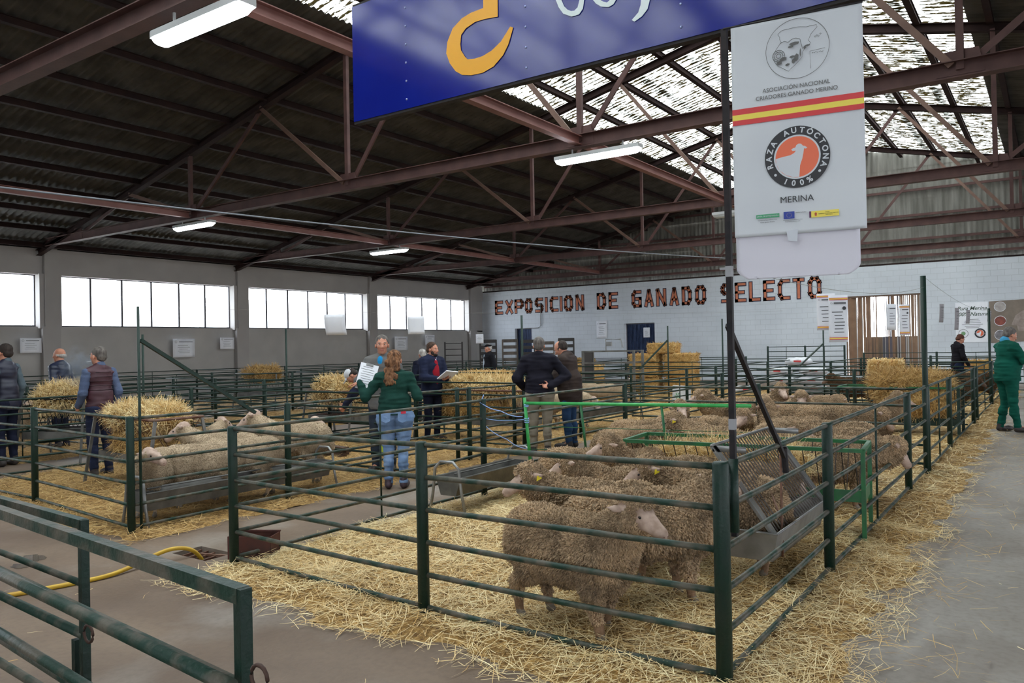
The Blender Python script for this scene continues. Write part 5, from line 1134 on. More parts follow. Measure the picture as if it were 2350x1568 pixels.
def wavy(x0, x1, z0, z1, y0, amp, nm, m, rnd=0):
    nx, nz = 26, 60; V = []; 
    for j in range(nz+1):
        for i in range(nx+1):
            u, v = i/nx, j/nz; x = x0+(x1-x0)*u; z = z0+(z1-z0)*v
            y = y0+amp*(math.sin(v*23+u*1.5)*.5+math.sin(v*9+1-u*2)*.7)*(.3+.7*math.sin(PI*min(1, u+.1)))
            if rnd: 
                q = max(0, .12-v)/.12; x += (1 if u < .5 else -1)*abs(u-.5)*2*q*q*.05 if abs(u-.5) > .35 else 0
            V.append((x, y, z-1.89))
    F = [(j*(nx+1)+i, j*(nx+1)+i+1, (j+1)*(nx+1)+i+1, (j+1)*(nx+1)+i) for j in range(nz) for i in range(nx)]
    g = MB(); g.add(V, F); o = g.build(nm, m, t, True); md = o.modifiers.new('s', 'SOLIDIFY'); md.thickness = .0012; md.offset = 1; return o
wavy(.034, .590, 2.082, 3.056, 0.0, .0022, 'front_sheet', BW); wavy(.037, .562, 1.888, 2.30, .012, .002, 'lower_flap', BPK, 1)
FY = -.0052
def flat(pts, m, nm, y=FY, th=.0006, parent=None):
    g = MB(); g.poly([(x, y, z-1.89) for x, z in pts], (0, -th, 0)); return g.build(nm, m, parent or t)
RED = mat('banner_red', srgb(206, 62, 66), None, rough=.5); YELB = mat('banner_yellow', srgb(232, 212, 88), None, rough=.5)
def hstripe(z0, z1, m):
    flat([(.035, z0), (.5895, z0), (.5895, z1), (.035, z1)], m, 'stripe')
hstripe(2.645, 2.671, RED); hstripe(2.620, 2.645, YELB); hstripe(2.597, 2.620, RED)
def ring(cx, cz, r0, r1, m, nm, n=56, y=FY, parent=None):
    g = MB(); P = [(math.cos(2*PI*i/n), math.sin(2*PI*i/n)) for i in range(n)]
    for i in range(n):
        a, b = P[i], P[(i+1) % n]; g.poly([(cx+a[0]*r0, y, cz+a[1]*r0-1.89), (cx+a[0]*r1, y, cz+a[1]*r1-1.89), (cx+b[0]*r1, y, cz+b[1]*r1-1.89), (cx+b[0]*r0, y, cz+b[1]*r0-1.89)], (0, -.0005, 0))
    return g.build(nm, m, parent or t)
BLK = mat('banner_black', srgb(42, 42, 48), None, rough=.5); ORG = mat('banner_orange', srgb(226, 110, 78), None, rough=.5); GRY = mat('banner_grey_ink', srgb(96, 96, 96), None, rough=.6)
CX, CZ = .312, 2.4225
rd = ring(CX, CZ, .098, .138, BLK, 'round_emblem'); ring(CX, CZ, .0915, .0985, BW, 'emblem_white_ring', y=FY-.0003)
flat([(CX+.0915*math.cos(a), CZ+.0915*math.sin(a)) for a in [2*PI*i/48 for i in range(48)]], ORG, 'emblem_orange_disc')
hd = [(-.0905, .0), (-.06, .006), (-.028, .010), (-.012, .018), (-.004, .028), (-.018, .028), (-.024, .034), (-.016, .040), (-.006, .042), (-.002, .052), (.008, .058), (.018, .056), (.026, .046), (.034, .044), (.044, .036), (.038, .032), (.03, .034), (.027, .014), (.022, -.01), (.012, -.04), (.008, -.0905), (-.02, -.089), (-.05, -.076), (-.075, -.053), (-.088, -.025)]
flat([(CX+x, CZ+z) for x, z in hd], BW, 'white_sheep_outline', y=FY-.0008)
def arc_text(s, a0, a1, r, size, m, flip=False):
    n = len(s)
    for i, ch in enumerate(s):
        if ch == ' ': continue
        a = a0+(a1-a0)*i/(n-1); ro = (a+PI/2) if flip else (a-PI/2)
        text(ch, size, m, t, (CX+r*math.cos(a), FY-.0012, CZ+r*math.sin(a)-1.89), rot=(PI/2, -ro, 0), off=.0009, name='emblem_letter')
D_ = math.radians
arc_text('RAZA AUTÓCTONA', D_(196), D_(-22), .1085, .034, BW); arc_text('100%', D_(245), D_(296), .1285, .034, BW, True)
for a in (218, -38): g = MB(); g.ball((CX+.118*math.cos(D_(a)), FY-.001, CZ+.118*math.sin(D_(a))-1.89), (.006, .0006, .006), 10); g.build('emblem_dot', BW, t, True)
text('MERINA', .040, BLK, t, (.307, FY, 2.222-1.89), name='word_merina', sx=1.0)
text('ASOCIACIÓN NACIONAL', .0265, GRY, t, (.313, FY, 2.730-1.89), name='association_line', sx=.93)
text('CRIADORES GANADO MERINO', .0265, GRY, t, (.313, FY, 2.698-1.89), name='association_line', sx=.93)
ring(.322, 2.906, .1325, .1345, GRY, 'emblem_circle', 72)
ib = [(0.241, 2.981), (0.251, 2.992), (0.261, 2.998), (0.287, 2.999), (0.308, 3.001), (0.337, 3.0), (0.362, 2.994), (0.38, 2.996), (0.405, 2.996), (0.407, 2.986), (0.395, 2.974), (0.382, 2.961), (0.375, 2.946), (0.369, 2.934), (0.379, 2.921), (0.368, 2.909), (0.352, 2.896), (0.345, 2.886), (0.342, 2.865), (0.326, 2.846), (0.31, 2.832), (0.294, 2.82), (0.284, 2.81), (0.273, 2.817), (0.258, 2.828), (0.24, 2.839), (0.227, 2.858), (0.218, 2.876), (0.22, 2.895), (0.231, 2.913), (0.247, 2.935), (0.255, 2.944), (0.249, 2.959), (0.249, 2.97), (0.241, 2.981)]
def inkline(pts, r, nm='drawn_line', m=GRY):
    g = MB(); g.tube([(x, FY-.0006, z-1.89) for x, z in pts], r, 5); g.build(nm, m, t)
inkline(ib, .0009, 'map_outline'); inkline([(.438, 2.888), (.375, 2.884), (.377, 2.807)], .0008)
inkline([(.25, 2.94), (.268, 2.947), (.285, 2.94), (.30, 2.95), (.318, 2.953), (.335, 2.945), (.338, 2.93), (.345, 2.90)], .0012)
for cx_, cz_, r in ((.243, 2.885, .026), (.243, 2.885, .018), (.243, 2.885, .010)): inkline([(cx_+r*math.cos(a), cz_+r*math.sin(a)) for a in [2*PI*i/18 for i in range(19)]], .0012, 'ram_horn')
for k in range(10): a = 2*PI*k/10; inkline([(.243+.018*math.cos(a), 2.885+.018*math.sin(a)), (.243+.026*math.cos(a), 2.885+.026*math.sin(a))], .0008, 'ram_horn')
for k, (x, z, w_, h_) in enumerate(((.31, 2.93, .022, .008), (.295, 2.918, .012, .006), (.262, 2.868, .015, .010), (.30, 2.872, .012, .006), (.318, 2.866, .010, .018), (.306, 2.852, .008, .012), (.245, 2.853, .012, .010), (.365, 2.912, .012, .004), (.354, 2.905, .006, .008), (.335, 2.885, .003, .02), (.28, 2.84, .010, .006))):
    flat([(x-w_, z-h_*.3), (x-w_*.3, z-h_), (x+w_*.8, z-h_*.5), (x+w_, z+h_*.6), (x+.1*w_, z+h_), (x-w_*.7, z+h_*.5)], GRY, 'ram_shading')
for x, z in ((.398, 2.944), (.405, 2.948), (.412, 2.944), (.42, 2.953)): inkline([(x-.003, z), (x, z+.004), (x+.004, z), (x, z-.003), (x-.003, z)], .0008, 'islands')
for i in range(7): inkline([(.384+i*.007, 2.873+(i % 3)*.002), (.388+i*.007, 2.876-(i % 2)*.003)], .0012, 'islands')
flat([(.131, 2.161), (.232, 2.161), (.232, 2.178), (.131, 2.178)], mat('logo_green', srgb(70, 156, 112), None), 'logo_green_box'); text('JUNTA DE EXTREMADURA', .0088, BW, t, (.1815, FY-.0008, 2.1665-1.89), name='tiny_text', sx=.9)
text('Consejería de Medio Ambiente y Rural,', .0052, INKD, t, (.18, FY, 2.150-1.89), name='tiny_text'); text('Políticas Agrarias y Territorio', .0052, INKD, t, (.18, FY, 2.1405-1.89), name='tiny_text')
flat([(.250, 2.149), (.296, 2.149), (.296, 2.181), (.250, 2.181)], mat('logo_blue', srgb(44, 62, 150), None), 'logo_blue_flag')
for i in range(12): a = 2*PI*i/12; flat([(.273+.010*math.cos(a)+dx, 2.165+.010*math.sin(a)+dz) for dx, dz in ((-.0011, 0), (0, -.0011), (.0011, 0), (0, .0011))], YELB, 'flag_star', y=FY-.0008)
text('UNIÓN EUROPEA', .0058, INK, t, (.3, FY, 2.172-1.89), align='LEFT', name='tiny_text'); text('Fondo Europeo Agrícola de Desarrollo Rural', .0045, INK, t, (.288, FY, 2.142-1.89), name='tiny_text'); text('Europa invierte en las zonas rurales', .0045, INK, t, (.288, FY, 2.135-1.89), name='tiny_text')
flat([(.358, 2.146), (.366, 2.146), (.366, 2.174), (.358, 2.174)], mat('logo_purple', srgb(92, 40, 90), None), 'logo_purple_edge'); flat([(.366, 2.146), (.480, 2.146), (.480, 2.174), (.366, 2.174)], YELB, 'logo_yellow_box')
flat([(.381, 2.152), (.389, 2.152), (.39, 2.164), (.385, 2.168), (.38, 2.164)], mat('logo_crest', srgb(186, 92, 60), None), 'logo_crest', y=FY-.0008); text('GOBIERNO', .0062, INKD, t, (.396, FY-.0008, 2.158-1.89), align='LEFT', name='tiny_text', sx=.8)
for i, s_ in enumerate(('MINISTERIO', 'DE AGRICULTURA, ALIMENTACIÓN', 'Y MEDIO AMBIENTE')): text(s_, .0042, INKD, t, (.424, FY-.0008, 2.1645-i*.006-1.89), align='LEFT', name='tiny_text', sx=.8)
g = MB(); g.poly([(.26, FY-.001, 2.095-1.89), (.31, FY-.001, 2.10-1.89), (.305, FY-.001, 2.045-1.89), (.268, FY-.001, 2.05-1.89)], (0, -.0008, 0)); g.build('tape', mat('shiny_tape', srgb(200, 204, 214), None, rough=.15), t)
g = MB(); g.tube([(-.0, 0.0, 3.056-1.89), (.592, 0, 3.060-1.89)], .005, 6); g.build('top_rod', POLE, t, True)
# ================================================================== SHEETS HUNG ON STRINGS AND ON THE WALLS
def sheet_on(name, label, cat, c, rz, w, h, lines, head=True, stripes=False, m=WHITE, curl=0.0, kind2=0):
    t2 = thing(name, label, cat, c, rz); g = MB(); nx, nz = 5, 6; V = []
    for j in range(nz+1):
        for i in range(nx+1):
            u, v = i/nx-.5, j/nz; V.append((u*w, curl*(1-v)**2*w+curl*.4*math.sin(u*5)*w*.3, (v-1)*h))
    g.add(V, [(j*(nx+1)+i, j*(nx+1)+i+1, (j+1)*(nx+1)+i+1, (j+1)*(nx+1)+i) for j in range(nz) for i in range(nx)]); o = g.build('sheet', m, t2, True); md = o.modifiers.new('s', 'SOLIDIFY'); md.thickness = .003
    y = -.006-abs(curl)*w*.25; g = MB(); R_ = random.Random(int(c[0]*100))
    if head: g.box((w*.08, y, -h*.17), (w*.62, .001, h*.035)); g.tube([(-w*.36+w*.045*math.cos(a), y, -h*.17+w*.045*math.sin(a)) for a in [2*PI*k/10 for k in range(11)]], w*.006, 4)
    for k in range(lines): 
        ww = w*R_.uniform(.35, .62); g.box((R_.uniform(-.06, .06)*w, y, -h*(.36+.5*k/max(lines, 1))), (ww, .001, h*.018))
    if g.v: g.build('printed_lines', INK, t2)
    if stripes:
        for z in (-.08, -.92):
            g = MB(); g.box((0, y, z*h), (w*.96, .001, h*.05)); g.build('stripe', RED, t2); g = MB(); g.box((0, y-.001, z*h), (w*.96, .001, h*.02)); g.build('stripe', YELB, t2)
        g = MB(); g.ball((w*.3, y, -h*.28), (w*.1, .001, w*.1), 12); g.build('round_print', BLK, t2, True)
    return t2
PH_ = PI/2
for lab, y0, y1, z0, z1, ln in (('white sign on the grey wall at the left, between the vest and the bald man', 10.37, 10.95, 1.68, 2.11, 4), ('larger white sign on the grey wall above the second hay feeder', 15.08, 15.9, 1.45, 2.08, 5), ('greyish sign on the wall right of the larger white one', 16.89, 17.47, 1.70, 2.12, 4),
                                ('white sign on the grey wall right of the grey haired man', 25.79, 26.64, 1.53, 2.15, 5), ('small tilted sign on the wall above the bearded man', 27.85, 28.53, 1.75, 2.21, 4)):
    sheet_on('wall_notice', lab, 'notice', (XW+.205, (y0+y1)/2, z1), PH_, y1-y0, z1-z0, ln)
sheet_on('wall_notice', 'tall white notice on the blockwork left of the middle blue door', 'notice', (-17.5, YN-.02, 2.73), 0, .56, .82, 5)
sheet_on('wall_notice', 'white notice taped on the middle blue door', 'notice', (-15.3, YN+.16, 2.35), 0, .32, .45, 6, head=False)
sheet_on('hanging_paper', 'torn white poster hanging from a string before the third window', 'paper', (-8.32, 7.62, 2.10), .45, .30, .29, 0, head=False, curl=.25)
sheet_on('hanging_paper', 'blank white poster hanging from a string above the bearded man', 'paper', (-8.05, 9.02, 2.09), .35, .27, .27, 0, head=False, curl=.05)
sheet_on('hanging_paper', 'grey notice hung on the stacked pallets beside the far corner', 'paper', (-15.3, 20.2, 2.02), .3, .26, .30, 4, head=False)
C0 = (-2.237, 9.4); 
sheet_on('hanging_paper', 'striped paper leaflet hung on a string, left of two before the last letter', 'paper', (-2.17, 9.45, 2.14), .35, .20, .42, 5, stripes=True, curl=.08)
sheet_on('hanging_paper', 'striped paper leaflet hung on a string, right and longer of two by the curtain door', 'paper', (-1.94, 9.0, 2.09), .45, .20, .51, 7, stripes=True, curl=.05)
sheet_on('hanging_paper', 'leaflet hanging before the curtain door, left of two', 'paper', (-2.07, 13.17, 2.14), .5, .14, .40, 5, stripes=False, curl=.1)
sheet_on('hanging_paper', 'leaflet hanging before the curtain door, right of two', 'paper', (-1.91, 13.28, 2.13), .5, .15, .47, 5, stripes=True, curl=.04)
for k, (px, py, pb, D) in enumerate(((2161, 698, 740, 17), (2196, 707, 757, 17), (2222, 712, 743, 18), (2271, 713, 738, 19))):
    p = on_d(px, py, D); sheet_on('hanging_paper', 'edge-on leaflet on the string right of the curtain door, %s from the left' % ORD[k], 'paper', p, 1.18, .17, (pb-py)*D/1800, 4, curl=.12, m=mat('greyed_paper', srgb(150, 146, 150), None, rough=.7))
def string(a, b, sag, label, r=.0016, m=None, n=14):
    a, b = Vector(a), Vector(b); g = MB(); g.tube([a.lerp(b, i/n)-Vector((0, 0, sag*4*(i/n)*(1-i/n))) for i in range(n+1)], r, 5); tag(g.build('string', m or mat('thin_string', srgb(120, 118, 112), None), smooth=True), label, 'string')
string((-1.245, 3.57, 1.95), (XA, 10.5, 2.22), .10, 'thin string from the black pole to the tall green pole carrying leaflets')
string((XA, 10.5, 2.33), (XA-.05, 22.0, 2.25), .12, 'thin string from the tall green pole along the far walkway fence')
string((XC+.02, 3.83, 2.01), (XC, 10.15, 2.12), .02, 'thin string above the aisle fence carrying the blank posters', r=.0012)
string((XC, 10.15, 2.12), (XB-.1, 18.3, 2.3), .03, 'thin string between the poles over the middle pens', r=.0012)
string(on_d(-60, 423, 8.6), on_d(1668, 593, 20), .10, 'thick pale cable sagging across the hall above the windows', r=.012, m=mat('pale_cable', srgb(104, 108, 116), None, rough=.6), n=24)
# posters on the white wall at the right
t = thing('wall_poster', 'white wall poster with green script reading Pura Merina 100% Natural', 'poster', (-2.5, YN-.012, 1.44)); g = MB(); g.box((0, 0, .72), (1.02, .008, 1.44)); g.build('sheet', WHITE, t)
DG = mat('poster_green_ink', srgb(62, 84, 70), None)
text('Pura Merina', .19, DG, t, (0, -.006, 1.16), name='poster_word', off=.002, shear=.35); text('100% Natural', .19, DG, t, (0, -.006, .95), name='poster_word', off=.002, shear=.35)
g = MB()
for k in range(6): g.box((.02, -.006, .82-k*.06), (random.uniform(.35, .7), .002, .014))
g.build('printed_lines', INK, t)
for x, m_, r in ((-.27, mat('poster_leaf', srgb(112, 150, 110), None), .07), (.25, ORG, .11)):
    g = MB(); g.ball((x, -.006, .32), (r, .002, r), 20); g.build('round_print', m_, t, True)
    g = MB(); g.tube([(x+.15*math.cos(a), -.007, .32+.15*math.sin(a)) for a in [2*PI*k/24 for k in range(25)]], .006 if x < 0 else .026, 5); g.build('round_edge', GRY if x < 0 else BLK, t, True)
flat_ = [(x*1.15+.25, -.0095, z*1.15+.32) for x, z in hd]; g = MB(); g.poly(flat_, (0, -.001, 0)); g.build('white_sheep_outline', WHITE, t)
t = thing('wall_poster', 'brown wall poster with three round pictures and a sheep, right of the white one', 'poster', (-1.3, YN-.012, 1.40)); g = MB(); BR = mat('poster_brown', srgb(132, 120, 108), srgb(120, 108, 98), 4, .7)
g.poly([(-.62, 0, .0), (.55, 0, .05), (.6, 0, 1.52), (-.66, 0, 1.48)], (0, -.008, 0)); g.build('sheet', BR, t)
for z, m_ in ((1.28, mat('poster_pic_grey', srgb(150, 142, 140), srgb(178, 172, 168), 6)), (.78, mat('poster_pic_red', srgb(150, 78, 66), srgb(110, 60, 54), 8)), (.28, mat('poster_pic_dark', srgb(96, 94, 100), srgb(140, 136, 140), 7))):
    g = MB(); g.ball((-.33, -.012, z), (.17, .003, .17), 20); g.build('round_picture', m_, t, True); g = MB(); g.tube([(-.33+.175*math.cos(a), -.013, z+.17*math.sin(a)) for a in [2*PI*k/24 for k in range(25)]], .009, 5); g.build('round_edge', WHITE, t, True)
g = MB(); g.poly([(.0, -.013, .62), (.12, -.013, .95), (.34, -.013, 1.12), (.58, -.013, 1.1), (.56, -.013, .6), (.42, -.013, .4), (.2, -.013, .42), (.16, -.013, .6)], (0, -.002, 0)); g.build('sheep_picture', mat('poster_sheep', srgb(160, 146, 138), srgb(136, 122, 116), 9), t)
t = thing('roller_banner', 'second white banner with a striped band, on a dark pole at the right edge', 'banner', (-.22, 20.2, 0))
g = MB(); g.tube([(0, 0, 0), (0, 0, 2.62)], .018, 8); g.tube([(0, 0, 2.6), (.66, .1, 2.6)], .01, 6); g.build('pole', POLE, t, True)
g = MB(); g.box((.35, .04, 2.08), (.60, .004, .98), rz=.15); g.build('sheet', BW, t); g = MB(); g.box((.35, .034, 2.19), (.60, .004, .09), rz=.15); g.build('stripe', RED, t); g = MB(); g.box((.35, .031, 2.19), (.60, .004, .035), rz=.15); g.build('stripe', YELB, t)
g = MB(); g.tube([(.33+.11*math.cos(a), .03, 1.97+.11*math.sin(a)) for a in [2*PI*k/24 for k in range(25)]], .02, 5); g.build('round_print', BLK, t, True); g = MB(); g.tube([(.33+.13*math.cos(a), .03, 2.40+.13*math.sin(a)) for a in [2*PI*k/24 for k in range(25)]], .004, 5); g.build('round_print', GRY, t, True)

# ================================================================== TROUGHS, FEEDERS, HAY
def trough(label, a, b, w=.28, zt=.42, d=.17, m=GALVD, hoop=True):
    a, b = Vector(a), Vector(b); L = (b-a).length; an = math.atan2(b.y-a.y, b.x-a.x); t = thing('feed_trough', label, 'feed trough', (a.x, a.y, 0), an)
    g = MB(); h = w/2; q = w*.3; zb = zt-d
    for s in (1, -1):
        g.add([(0, s*h, zt), (L, s*h, zt), (L, s*q, zb), (0, s*q, zb), (0, s*(h-.008), zt), (L, s*(h-.008), zt), (L, s*(q-.006), zb+.008), (0, s*(q-.006), zb+.008)], [(0, 1, 2, 3), (4, 7, 6, 5), (0, 4, 5, 1)]); g.tube([(0, s*h, zt), (L, s*h, zt)], .009, 6)
    g.add([(0, -q, zb), (L, -q, zb), (L, q, zb), (0, q, zb), (0, -q, zb+.006), (L, -q, zb+.006), (L, q, zb+.006), (0, q, zb+.006)], [(0, 3, 2, 1), (4, 5, 6, 7)]); g.build('basin', m, t)
    for x in (0, L):
        e = MB(); e.poly([(x-.004, -h, zt+.01), (x-.004, h, zt+.01), (x-.004, q, zb), (x-.004, -q, zb)], (.008, 0, 0)); e.build('end_plate', m, t)
        e = MB(); s = -1 if x == 0 else 1; e.tube([(x+s*.02, -h-.07, 0), (x+s*.02, -h-.02, zt*.6), (x+s*.02, -h+.01, zt+.09), (x+s*.02, -h*.5, zt+.15), (x+s*.02, h*.5, zt+.15), (x+s*.02, h-.01, zt+.09), (x+s*.02, h+.02, zt*.6), (x+s*.02, h+.07, 0)], .014, 8); e.build('hoop_leg', GALV, t, True)
    e = MB(); e.tube([(.1, 0, zt+.02), (L-.1, 0, zt+.02)], .008, 6); e.build('centre_bar', m, t, True)
    return t
trough('long grey metal trough along the fence of the left pen where shorn sheep feed', (-6.92, 3.92), (-7.0, 6.2), .28, .33)
trough('grey metal trough along the left side of the nearest pen', (-4.76, 5.75), (-4.80, 7.0), .30, .37)
trough('long grey trough on the floor of the middle pens', (-6.95, 11.9), (-6.95, 14.2), .3, .45)
def stalks(c, sx, sy, sz, n, seed, up=.5, ln=(.08, .22), w=.005, dome=True):
    """stalks bristling from a heap; returns vertex and face arrays"""
    R = np.random.RandomState(seed); v = R.normal(0, 1, (n, 3)); v[:, 2] = np.abs(v[:, 2])*(1 if dome else .4)+(-.2 if not dome else -.05); v /= np.linalg.norm(v, axis=1)[:, None]
    p = v*np.array([sx, sy, sz])*R.uniform(.86, 1.02, n)[:, None]; p = np.sign(p)*np.abs(p)
    p[:, 0] = np.clip(p[:, 0]*1.12, -sx, sx); p[:, 1] = np.clip(p[:, 1]*1.12, -sy, sy)
    d = v*up+R.normal(0, .55, (n, 3)); d /= np.linalg.norm(d, axis=1)[:, None]; L = R.uniform(*ln, n)[:, None]; s = np.cross(d, R.normal(0, 1, (n, 3))); s /= np.linalg.norm(s, axis=1)[:, None]; s *= w/2
    a = p-d*L*.4; b = p+d*L*.6; b[:, 2] -= .02; V = np.stack([a-s, a+s, b+s*.5, b-s*.5], 1).reshape(-1, 3)+np.array(c); i = np.arange(n)*4; return V, np.stack([i, i+1, i+2, i+3], 1)
def heap(name, label, c, size, n, seed, m=STRAWB, rz=0.0, ln=(.08, .22), w=.005, box=False, zc=None, cat='hay', droop=0):
    """a loose heap: bumpy core plus bristling stalks; size = half extents"""
    t = thing(name, label, cat, c, rz, kind='stuff' if not box else None); sx, sy, sz = size
    P = []; R_ = random.Random(seed)
    if box: P = [cone((-sx+sy*.4, 0, sz), (sx-sy*.4, 0, sz), 1, 1, 0)]
    if box:
        g = MB(); nn = 12
        bm = bmesh.new(); bmesh.ops.create_cube(bm, size=1.0); bmesh.ops.subdivide_edges(bm, edges=bm.edges[:], cuts=11, use_grid_fill=True)
        for v in bm.verts:
            q = Vector(v.co); r = (abs(q.x*2)**8+abs(q.y*2)**8+abs(q.z*2)**8)**(1/8); q /= max(r, .2); 
            o_ = Vector((q.x*2*sx, q.y*2*sy, (q.z+.5)*2*sz)); f = noise.noise(o_*9+Vector((seed, 0, 0)))*.03; v.co = o_+q*f*2
        me = bpy.data.meshes.new('core'); bm.to_mesh(me); bm.free(); me.materials.append(BALE); link('core', me, t)
        R = np.random.RandomState(seed); k = n; fidx = R.randint(0, 5, k); u = R.uniform(-1, 1, (k, 2)); p = np.zeros((k, 3)); nrm = np.zeros((k, 3))
        for f, (ax, sgn) in enumerate(((0, 1), (0, -1), (1, 1), (1, -1), (2, 1))):
            q = fidx == f; oth = [z for z in range(3) if z != ax]; p[q, ax] = sgn; p[q, oth[0]] = u[q, 0]; p[q, oth[1]] = u[q, 1]; nrm[q, ax] = sgn
        p = p*np.array([sx, sy, sz])*.985; p[:, 2] += sz; d = nrm*.45+R.normal(0, .5, (k, 3)); d /= np.linalg.norm(d, axis=1)[:, None]; L = R.uniform(ln[0], ln[1], k)[:, None]; s = np.cross(d, R.normal(0, 1, (k, 3))); s /= np.linalg.norm(s, axis=1)[:, None]; s *= w/2
        a = p-d*L*.5; b = p+d*L*.5; V = np.stack([a-s, a+s, b+s, b-s], 1).reshape(-1, 3); i = np.arange(k)*4; F = np.stack([i, i+1, i+2, i+3], 1)
        V[:, 2] = np.maximum(V[:, 2], .002)
        link('loose_stalks', np_mesh('loose_stalks', V, F, m, smooth=False), t)
        for x in (-.35, .35): g = MB(); g.tube([(x*sx*1.2, -sy*1.01, .01), (x*sx*1.2, -sy*1.02, 2*sz), (x*sx*1.2, sy*1.02, 2*sz), (x*sx*1.2, sy*1.01, .01)], .004, 5); g.build('baling_twine', mat('orange_twine', srgb(176, 110, 60), None), t)
        return t
    for i in range(12):
        u = R_.uniform(-1, 1); P.append(ell((u*sx*.72, R_.uniform(-.3, .3)*sy, R_.uniform(-.05, .25)*sz), (sx*R_.uniform(.22, .34), sy*R_.uniform(.5, .75), sz*R_.uniform(.5, .85)), None, 0))
    X, F, fm, vm = sdf_mesh(P, .03, .06); N = vnormals(X, F); d = np.array([noise.noise(Vector(x)*14)*.03 for x in X]); X = X+N*d[:, None]; link('core', np_mesh('core', X, F, STRAWG), t)
    R = np.random.RandomState(seed); k = R.randint(0, len(X), n); p = X[k]+R.normal(0, .012, (n, 3)); dn = N[k]*.5+R.normal(0, .5, (n, 3)); dn[:, 2] -= droop*.3; dn /= np.linalg.norm(dn, axis=1)[:, None]; L = R.uniform(ln[0], ln[1], n)[:, None]
    s = np.cross(dn, R.normal(0, 1, (n, 3))); s /= np.linalg.norm(s, axis=1)[:, None]; s *= w/2; a = p-dn*L*.35; b = p+dn*L*.65; V = np.stack([a-s, a+s, b+s*.5, b-s*.5], 1).reshape(-1, 3); i = np.arange(n)*4
    link('loose_stalks', np_mesh('loose_stalks', V, np.stack([i, i+1, i+2, i+3], 1), m, smooth=False), t); return t
def vrack(label, c, rz, L, wt, zt, zb, leg=True, m=RUST, trayz=None, tw=.5, bars=14, mf=GALVD, nm='hay_feeder'):
    """a V shaped hay rack on legs with a catch tray under it"""
    t = thing(nm, label, 'hay feeder', c, rz); hw = wt/2
    g = MB()
    for s in (1, -1): g.tube([(-L/2, s*hw, zt), (L/2, s*hw, zt)], .018, 8)
    for x in (-L/2, L/2): g.tube([(x, -hw, zt), (x, hw, zt)], .016, 8)
    g.build('top_frame', m, t, True); g = MB()
    for i in range(bars):
        x = -L/2+L*(i+.5)/bars
        for s in (1, -1): g.tube([(x, s*hw, zt), (x, s*.05, zb)], .0045, 5)
    g.tube([(-L/2, 0.05, zb), (L/2, .05, zb)], .01, 6); g.tube([(-L/2, -0.05, zb), (L/2, -.05, zb)], .01, 6); g.build('rack_bars', m, t)
    if leg:
        for x in (-L/2, L/2):
            for s in (1, -1):
                e = MB(); e.bar((x, s*hw*.95, zt), (x*1.04, s*(hw+.12), 0), .035, .02); e.build('leg', mf, t)
    if trayz:
        g = MB(); g.box((0, 0, trayz), (L, tw, .02)); 
        for s in (1, -1): g.box((0, s*tw/2, trayz+.05), (L, .012, .11)); g.box((s*L/2, 0, trayz+.05), (.012, tw, .11))
        g.build('tray', mf, t)
    return t
vrack('rusty framed hay feeder heaped with straw in the left pen', (-9.1, 5.3, 0), -.05, 1.45, .6, .84, .42, trayz=.30, mf=GALVD)
heap('hay_heap', 'pale straw heaped on the rusty feeder in the left pen', (-9.1, 5.3, .82), (.76, .32, .17), 4600, 31, rz=-.05, w=.006)
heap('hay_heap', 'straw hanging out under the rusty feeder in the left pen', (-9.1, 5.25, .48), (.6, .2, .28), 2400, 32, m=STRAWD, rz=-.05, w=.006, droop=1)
vrack('dark hay feeder behind the fence at the left, beside the maroon vest', (-12.5, 5.95, 0), .5, 1.0, .55, .95, .5, trayz=.35, m=POLE)
heap('hay_heap', 'tall pale hay heap between the bald man and the maroon vest', (-12.5, 5.95, .92), (.46, .30, .26), 3600, 33, rz=.5, w=.007)
vrack('hay feeder behind the fence right of the bearded man', (-8.15, 10.75, 0), .08, 2.1, .7, .88, .45, trayz=.3)
heap('hay_heap', 'wide bright hay heap right of the bearded man', (-8.15, 10.75, .86), (1.08, .36, .24), 5200, 34, rz=.08, w=.008)
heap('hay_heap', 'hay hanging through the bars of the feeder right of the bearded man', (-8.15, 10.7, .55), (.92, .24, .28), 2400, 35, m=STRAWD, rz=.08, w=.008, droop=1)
heap('hay_heap', 'hay heap left of the person in the white cap', (-10.9, 10.1, .82), (.62, .36, .28), 2600, 36, w=.009)
vrack('hay feeder left of the person in the white cap', (-10.9, 10.1, 0), 0, 1.2, .6, .85, .4, trayz=.3)
vrack('far grey hay feeder by the window wall', (-18.1, 13.9, 0), .3, 1.3, .6, 1.0, .5, trayz=.35, m=GALVD)
heap('hay_heap', 'dull hay heap on the far feeder by the window wall', (-18.1, 13.9, .95), (.68, .34, .26), 1500, 37, m=STRAWD, rz=.3, w=.012)
# green hay rack between the two near right hand pens
t = thing('hay_rack', 'green rectangular hay rack on square legs behind the near sheep', 'hay rack', (-2.25, 6.72, 0), math.radians(6)); L, hw, zt = 1.95, .30, .74
g = MB()
for s in (1, -1): g.bar((-L/2, s*hw, zt), (L/2, s*hw, zt), .03, .03)
for x in (-L/2, L/2): g.bar((x, -hw, zt), (x, hw, zt), .03, .03)
g.build('top_frame', GREENM, t)
for x in (-L/2, L/2):
    for s in (1, -1): g = MB(); g.box((x, s*hw, zt/2), (.032, .032, zt)); g.build('leg', GREENM, t)
g = MB()
for i in range(20):
    x = -L/2+.06+i*(L-.12)/19
    for s in (1, -1): g.tube([(x, s*hw, zt), (x, s*.04, .36)], .004, 5)
g.build('rack_bars', mat('dark_wire', srgb(48, 38, 34), None), t)
g = MB(); g.box((L/2-.25, 0, .33), (.5, .4, .02)); g.box((L/2-.25, -.2, .37), (.5, .012, .09)); g.box((L/2, 0, .37), (.012, .4, .09)); g.build('tray', GREENM, t)
